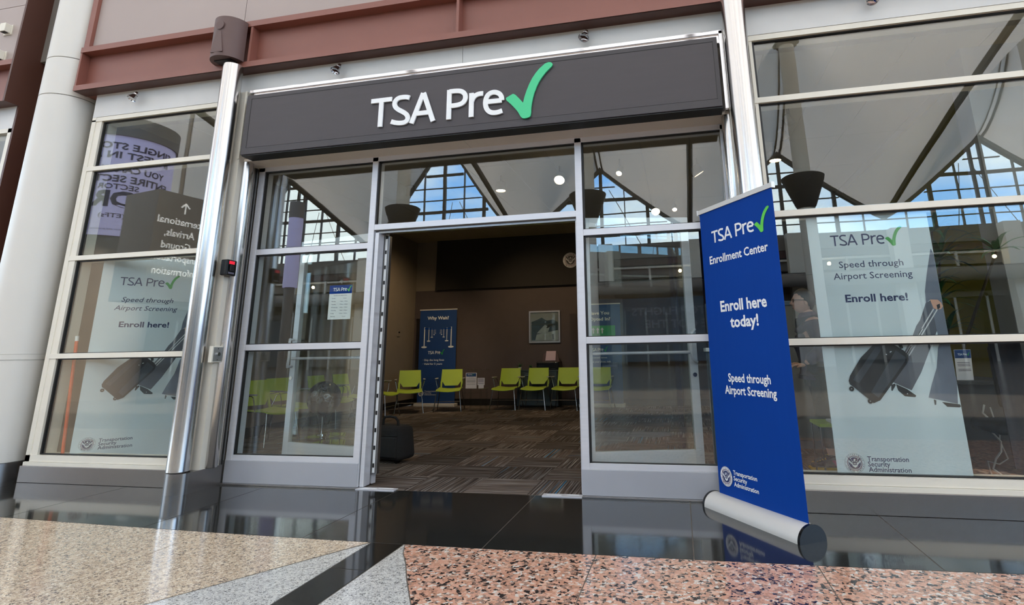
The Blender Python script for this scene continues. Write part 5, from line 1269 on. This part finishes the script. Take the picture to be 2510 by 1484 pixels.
for x in [XM[1] - P_ / 2 + 1.76 * i for i in range(48)]:
    zt = min(tent_z(x, YW), tent_z(x + 1.74, YW)) - .15
    if zt > 9.5: mb.prism([(x, 9.4), (x + 1.74, 9.4), (x + 1.74, tent_z(x + 1.74, YW) - .15), (x, tent_z(x, YW) - .15)], YW + .0, YW + .02, 'y')
pn = mb.build('glass_pane', 'glass_clerestory', cw_); pn['kind'] = 'stuff'
# opposite side of the hall: fascias, balcony rail, shop fronts, all in bands of real depth
def HB(nm, m, *a, kind='structure'): o = MB().box(*a).build(nm, m); tag(o, kind=kind); return o
HB('wall_opposite_upper', 'hall_grey', -60, 45, -40.6, -39.6, 8.3, 9.42)
HB('wall_opposite_band', 'hall_red', -60, 45, -40.6, -39.8, 7.75, 8.3)
HB('trim_2', 'mast_white', -60, 45, -39.75, -39.55, 7.45, 7.60)
HB('wall_opposite_soffit', 'hall_grey', -60, 45, -40.8, -40.0, 6.75, 7.65)
HB('wall_opposite_lower', 'hall_dark', -60, 45, -41.2, -40.4, 0, 6.75)
HB('floor_upper_level', 'hall_dark', -60, 45, -40.4, -37.5, 6.05, 6.3)
o = MB().cyl((-60, -37.4, 5.75), (45, -37.4, 5.75), .48, n=24).build('trim_3', 'hall_grey', smooth=True); tag(o, kind='structure')
for i in range(-6, 5):
    HB('trim_4', 'mast_white', i * 7.05 + 1.2, i * 7.05 + 2.3, -39.5, -38.6, 0, 9.4)
    HB('trim_5', 'mast_white', i * 7.05 - 2.0, i * 7.05 - 1.85, -38.9, -38.75, 6.3, 7.5)
for i in range(14):
    lt_ = MB().sphere((-42 + i * 5.3, -38.9, 7.05 - .35 * (i % 2)), .13, 10, 8).build('hall_downlight', 'bulb_hall'); tag(lt_, 'small warm downlight under the far balcony, number %d from the far left end, mirrored' % (i + 1), 'light', 'downlights under the far balcony')
# shop fronts and big advert across the hall
ad = empty('wall_advert', (-3, -37.3, 3), 0, 'wide teal wall advert across the hall, mirrored in the right sidelight', 'advert')
MB().box(-9.5, 7.5, -38.2, -38.0, .3, 5.0).build('panel', 'hall_teal', ad)
FA = Matrix.Translation((5.6, -37.97, 0)) @ Matrix.Diagonal((-1, 1, 1, 1)) @ Matrix(((1, 0, 0, 0), (0, 0, 1, 0), (0, 1, 0, 0), (0, 0, 0, 1)))
text(FA, 'NONSTOP FLIGHTS', 1.0, 9.0, 3.7, .55, 'partition_blue', ad, w=.01, bold=.03); text(FA, "WE'VE GOT THE", 1.4, 8.0, 2.75, .55, 'partition_blue', ad, w=.01, bold=.03)
for i in range(12):
    x = -46 + i * 7; s = empty('far_shop_front', (x, -38.8, 0), 0, 'dim glazed shop front across the hall, number %d from its far left end, mirrored' % (i + 1), 'shop front', 'shop fronts across the hall')
    if -10 < x < 8: MB().box(x - .1, x + 6.3, -40.3, -40.2, 0, 5.0).build('panel', 'hall_grey', s); continue
    MB().box(x, x + 6.2, -40.3, -40.2, .2, 4.4).build('backdrop', ('hall_dark', 'cabinet_teal', 'hall_grey')[i % 3], s)
    for q in range(4): MB().box(x + q * 2.0, x + q * 2.0 + .16, -39.9, -39.8, 0, 4.6).build('mullion', 'mast_white', s)
    MB().box(x, x + 6.2, -39.9, -39.8, 4.4, 4.75).build('shop_fascia', 'hall_grey', s)
# end walls of the hall
HB('wall_hall_end', 'hall_grey', -60.5, -60, -42, 0, 0, 6.0); HB('wall_hall_end_right', 'hall_grey', 45, 45.5, -42, 0, 0, 6.0)
HB('floor_outside', 'hall_dark', -400, 400, -400, 100, -.6, -.3)
HB('wall_near_right', 'hall_grey', 3.9, 45, -.3, .3, 0, 9.5); HB('wall_near_left', 'hall_grey', -60, -9.6, -.3, .3, 0, 9.5)

# round advertising drum and hanging direction box, mirrored in the left window
dr_ = empty('advert_drum', (-15.9, -9.9, 0), 0, 'large round lilac advert drum in the hall, mirrored in the left window', 'advert')
dcx, dcy, drr = -16.5, -9.1, 1.2
MB().lathe([(0, 8.1), (drr + .06, 8.1), (drr + .06, 7.5), (drr, 7.5)], c=(dcx, dcy, 0), n=64).build('cap', 'drum_cap', dr_, smooth=True)
MB().lathe([(drr, 7.5), (drr, 4.5)], c=(dcx, dcy, 0), n=64).build('printed_drum', 'drum_purple', dr_, smooth=True); MB().lathe([(drr - .05, 4.5), (drr - .05, 0)], c=(dcx, dcy, 0), n=48).build('drum_base', 'drum_cap', dr_, smooth=True)
# text wraps round the drum, centred on the direction of the storefront's mirror image of the camera
a_c = math.atan2(4.03 + .0 - dcy, 0 - dcx)
def wrap(u, v, w): a = a_c + (u / drr); return Vector((dcx + (drr + .01) * math.cos(a), dcy + (drr + .01) * math.sin(a), v))
def dtext(s, half, v, cap, bold=.02, c0=0.0):
    mb = MB(); text(None, s, -half + c0, half + c0, v, cap, 'drum_text', dr_, w=0, bold=bold, mb=mb, curve=wrap, res=2); mb.build('lettering', 'drum_text', dr_)
dtext('SINGLE STOCK', 1.22, 7.08, .19, .03); dtext('INVEST IN AN', 1.15, 6.80, .19, .03)
dtext('YOU CAN OWN', 1.05, 6.38, .18, .03); dtext('ENTIRE SECTOR', 1.22, 6.08, .19, .03); dtext('SECTOR', .50, 5.86, .15, .02, .12); dtext('SPDRs', .92, 5.36, .42, .05); dtext('(ETFs)', .30, 5.02, .12, .01, .16)
dtext('Visit for fund information and prospectus details', .9, 4.66, .05, 0)
dbx = empty('direction_sign', (-11.0, -6.2, 0), 0, 'dark hanging direction sign box in the hall, mirrored in the left window', 'sign')
MT = Matrix.Translation((-11.56, -6.0, 0)) @ Matrix.Rotation(R(11), 4, 'Z')
MB().box(-1.22, 0, -1.75, 0, 2.35, 4.89, M=MT).build('sign_box', 'directory_grey', dbx)
MB().cyl(MT @ Vector((-.6, -.85, 4.88)), MT @ Vector((-.6, -.85, 9)), .05).build('hanger', 'truss_grey', dbx)
FD = MT @ Matrix(((0, 0, 1, .002), (1, 0, 0, -1.30), (0, 1, 0, 0), (0, 0, 0, 1)))
for s, v, a_, b_ in (('International', 4.13, .06, 1.24), ('Arrivals,', 3.84, .34, 1.05), ('Ground', 3.55, .40, 1.08), ('Transportation', 3.26, -.02, 1.24), ('Information', 2.94, .20, 1.20)): text(FD, s, a_, b_, v, .165, 'print_white', dbx, w=.003, bold=.01)
flat(FD, [[(.635, 4.42), (.665, 4.42), (.665, 4.64), (.635, 4.64)], [(.53, 4.58), (.65, 4.70), (.77, 4.58), (.74, 4.56), (.65, 4.65), (.56, 4.56)]], .003, 'arrow', 'print_white', dbx)
pyl = empty('advert_pylon', (-15.5, -16, 0), 0, 'narrow lilac advert pylon in the hall, mirrored in the left sidelight', 'advert')
MB().lathe([(.28, 3.9), (.28, 6.9)], c=(-15.92, -16, 0), n=32).build('printed_drum', 'drum_purple', pyl, smooth=True); MB().lathe([(.30, 6.9), (.30, 7.6), (0, 7.6)], c=(-15.92, -16, 0), n=32).build('cap', 'drum_cap', pyl, smooth=True); MB().lathe([(.2, 0), (.2, 3.9)], c=(-15.92, -16, 0), n=16).build('post', 'drum_cap', pyl)
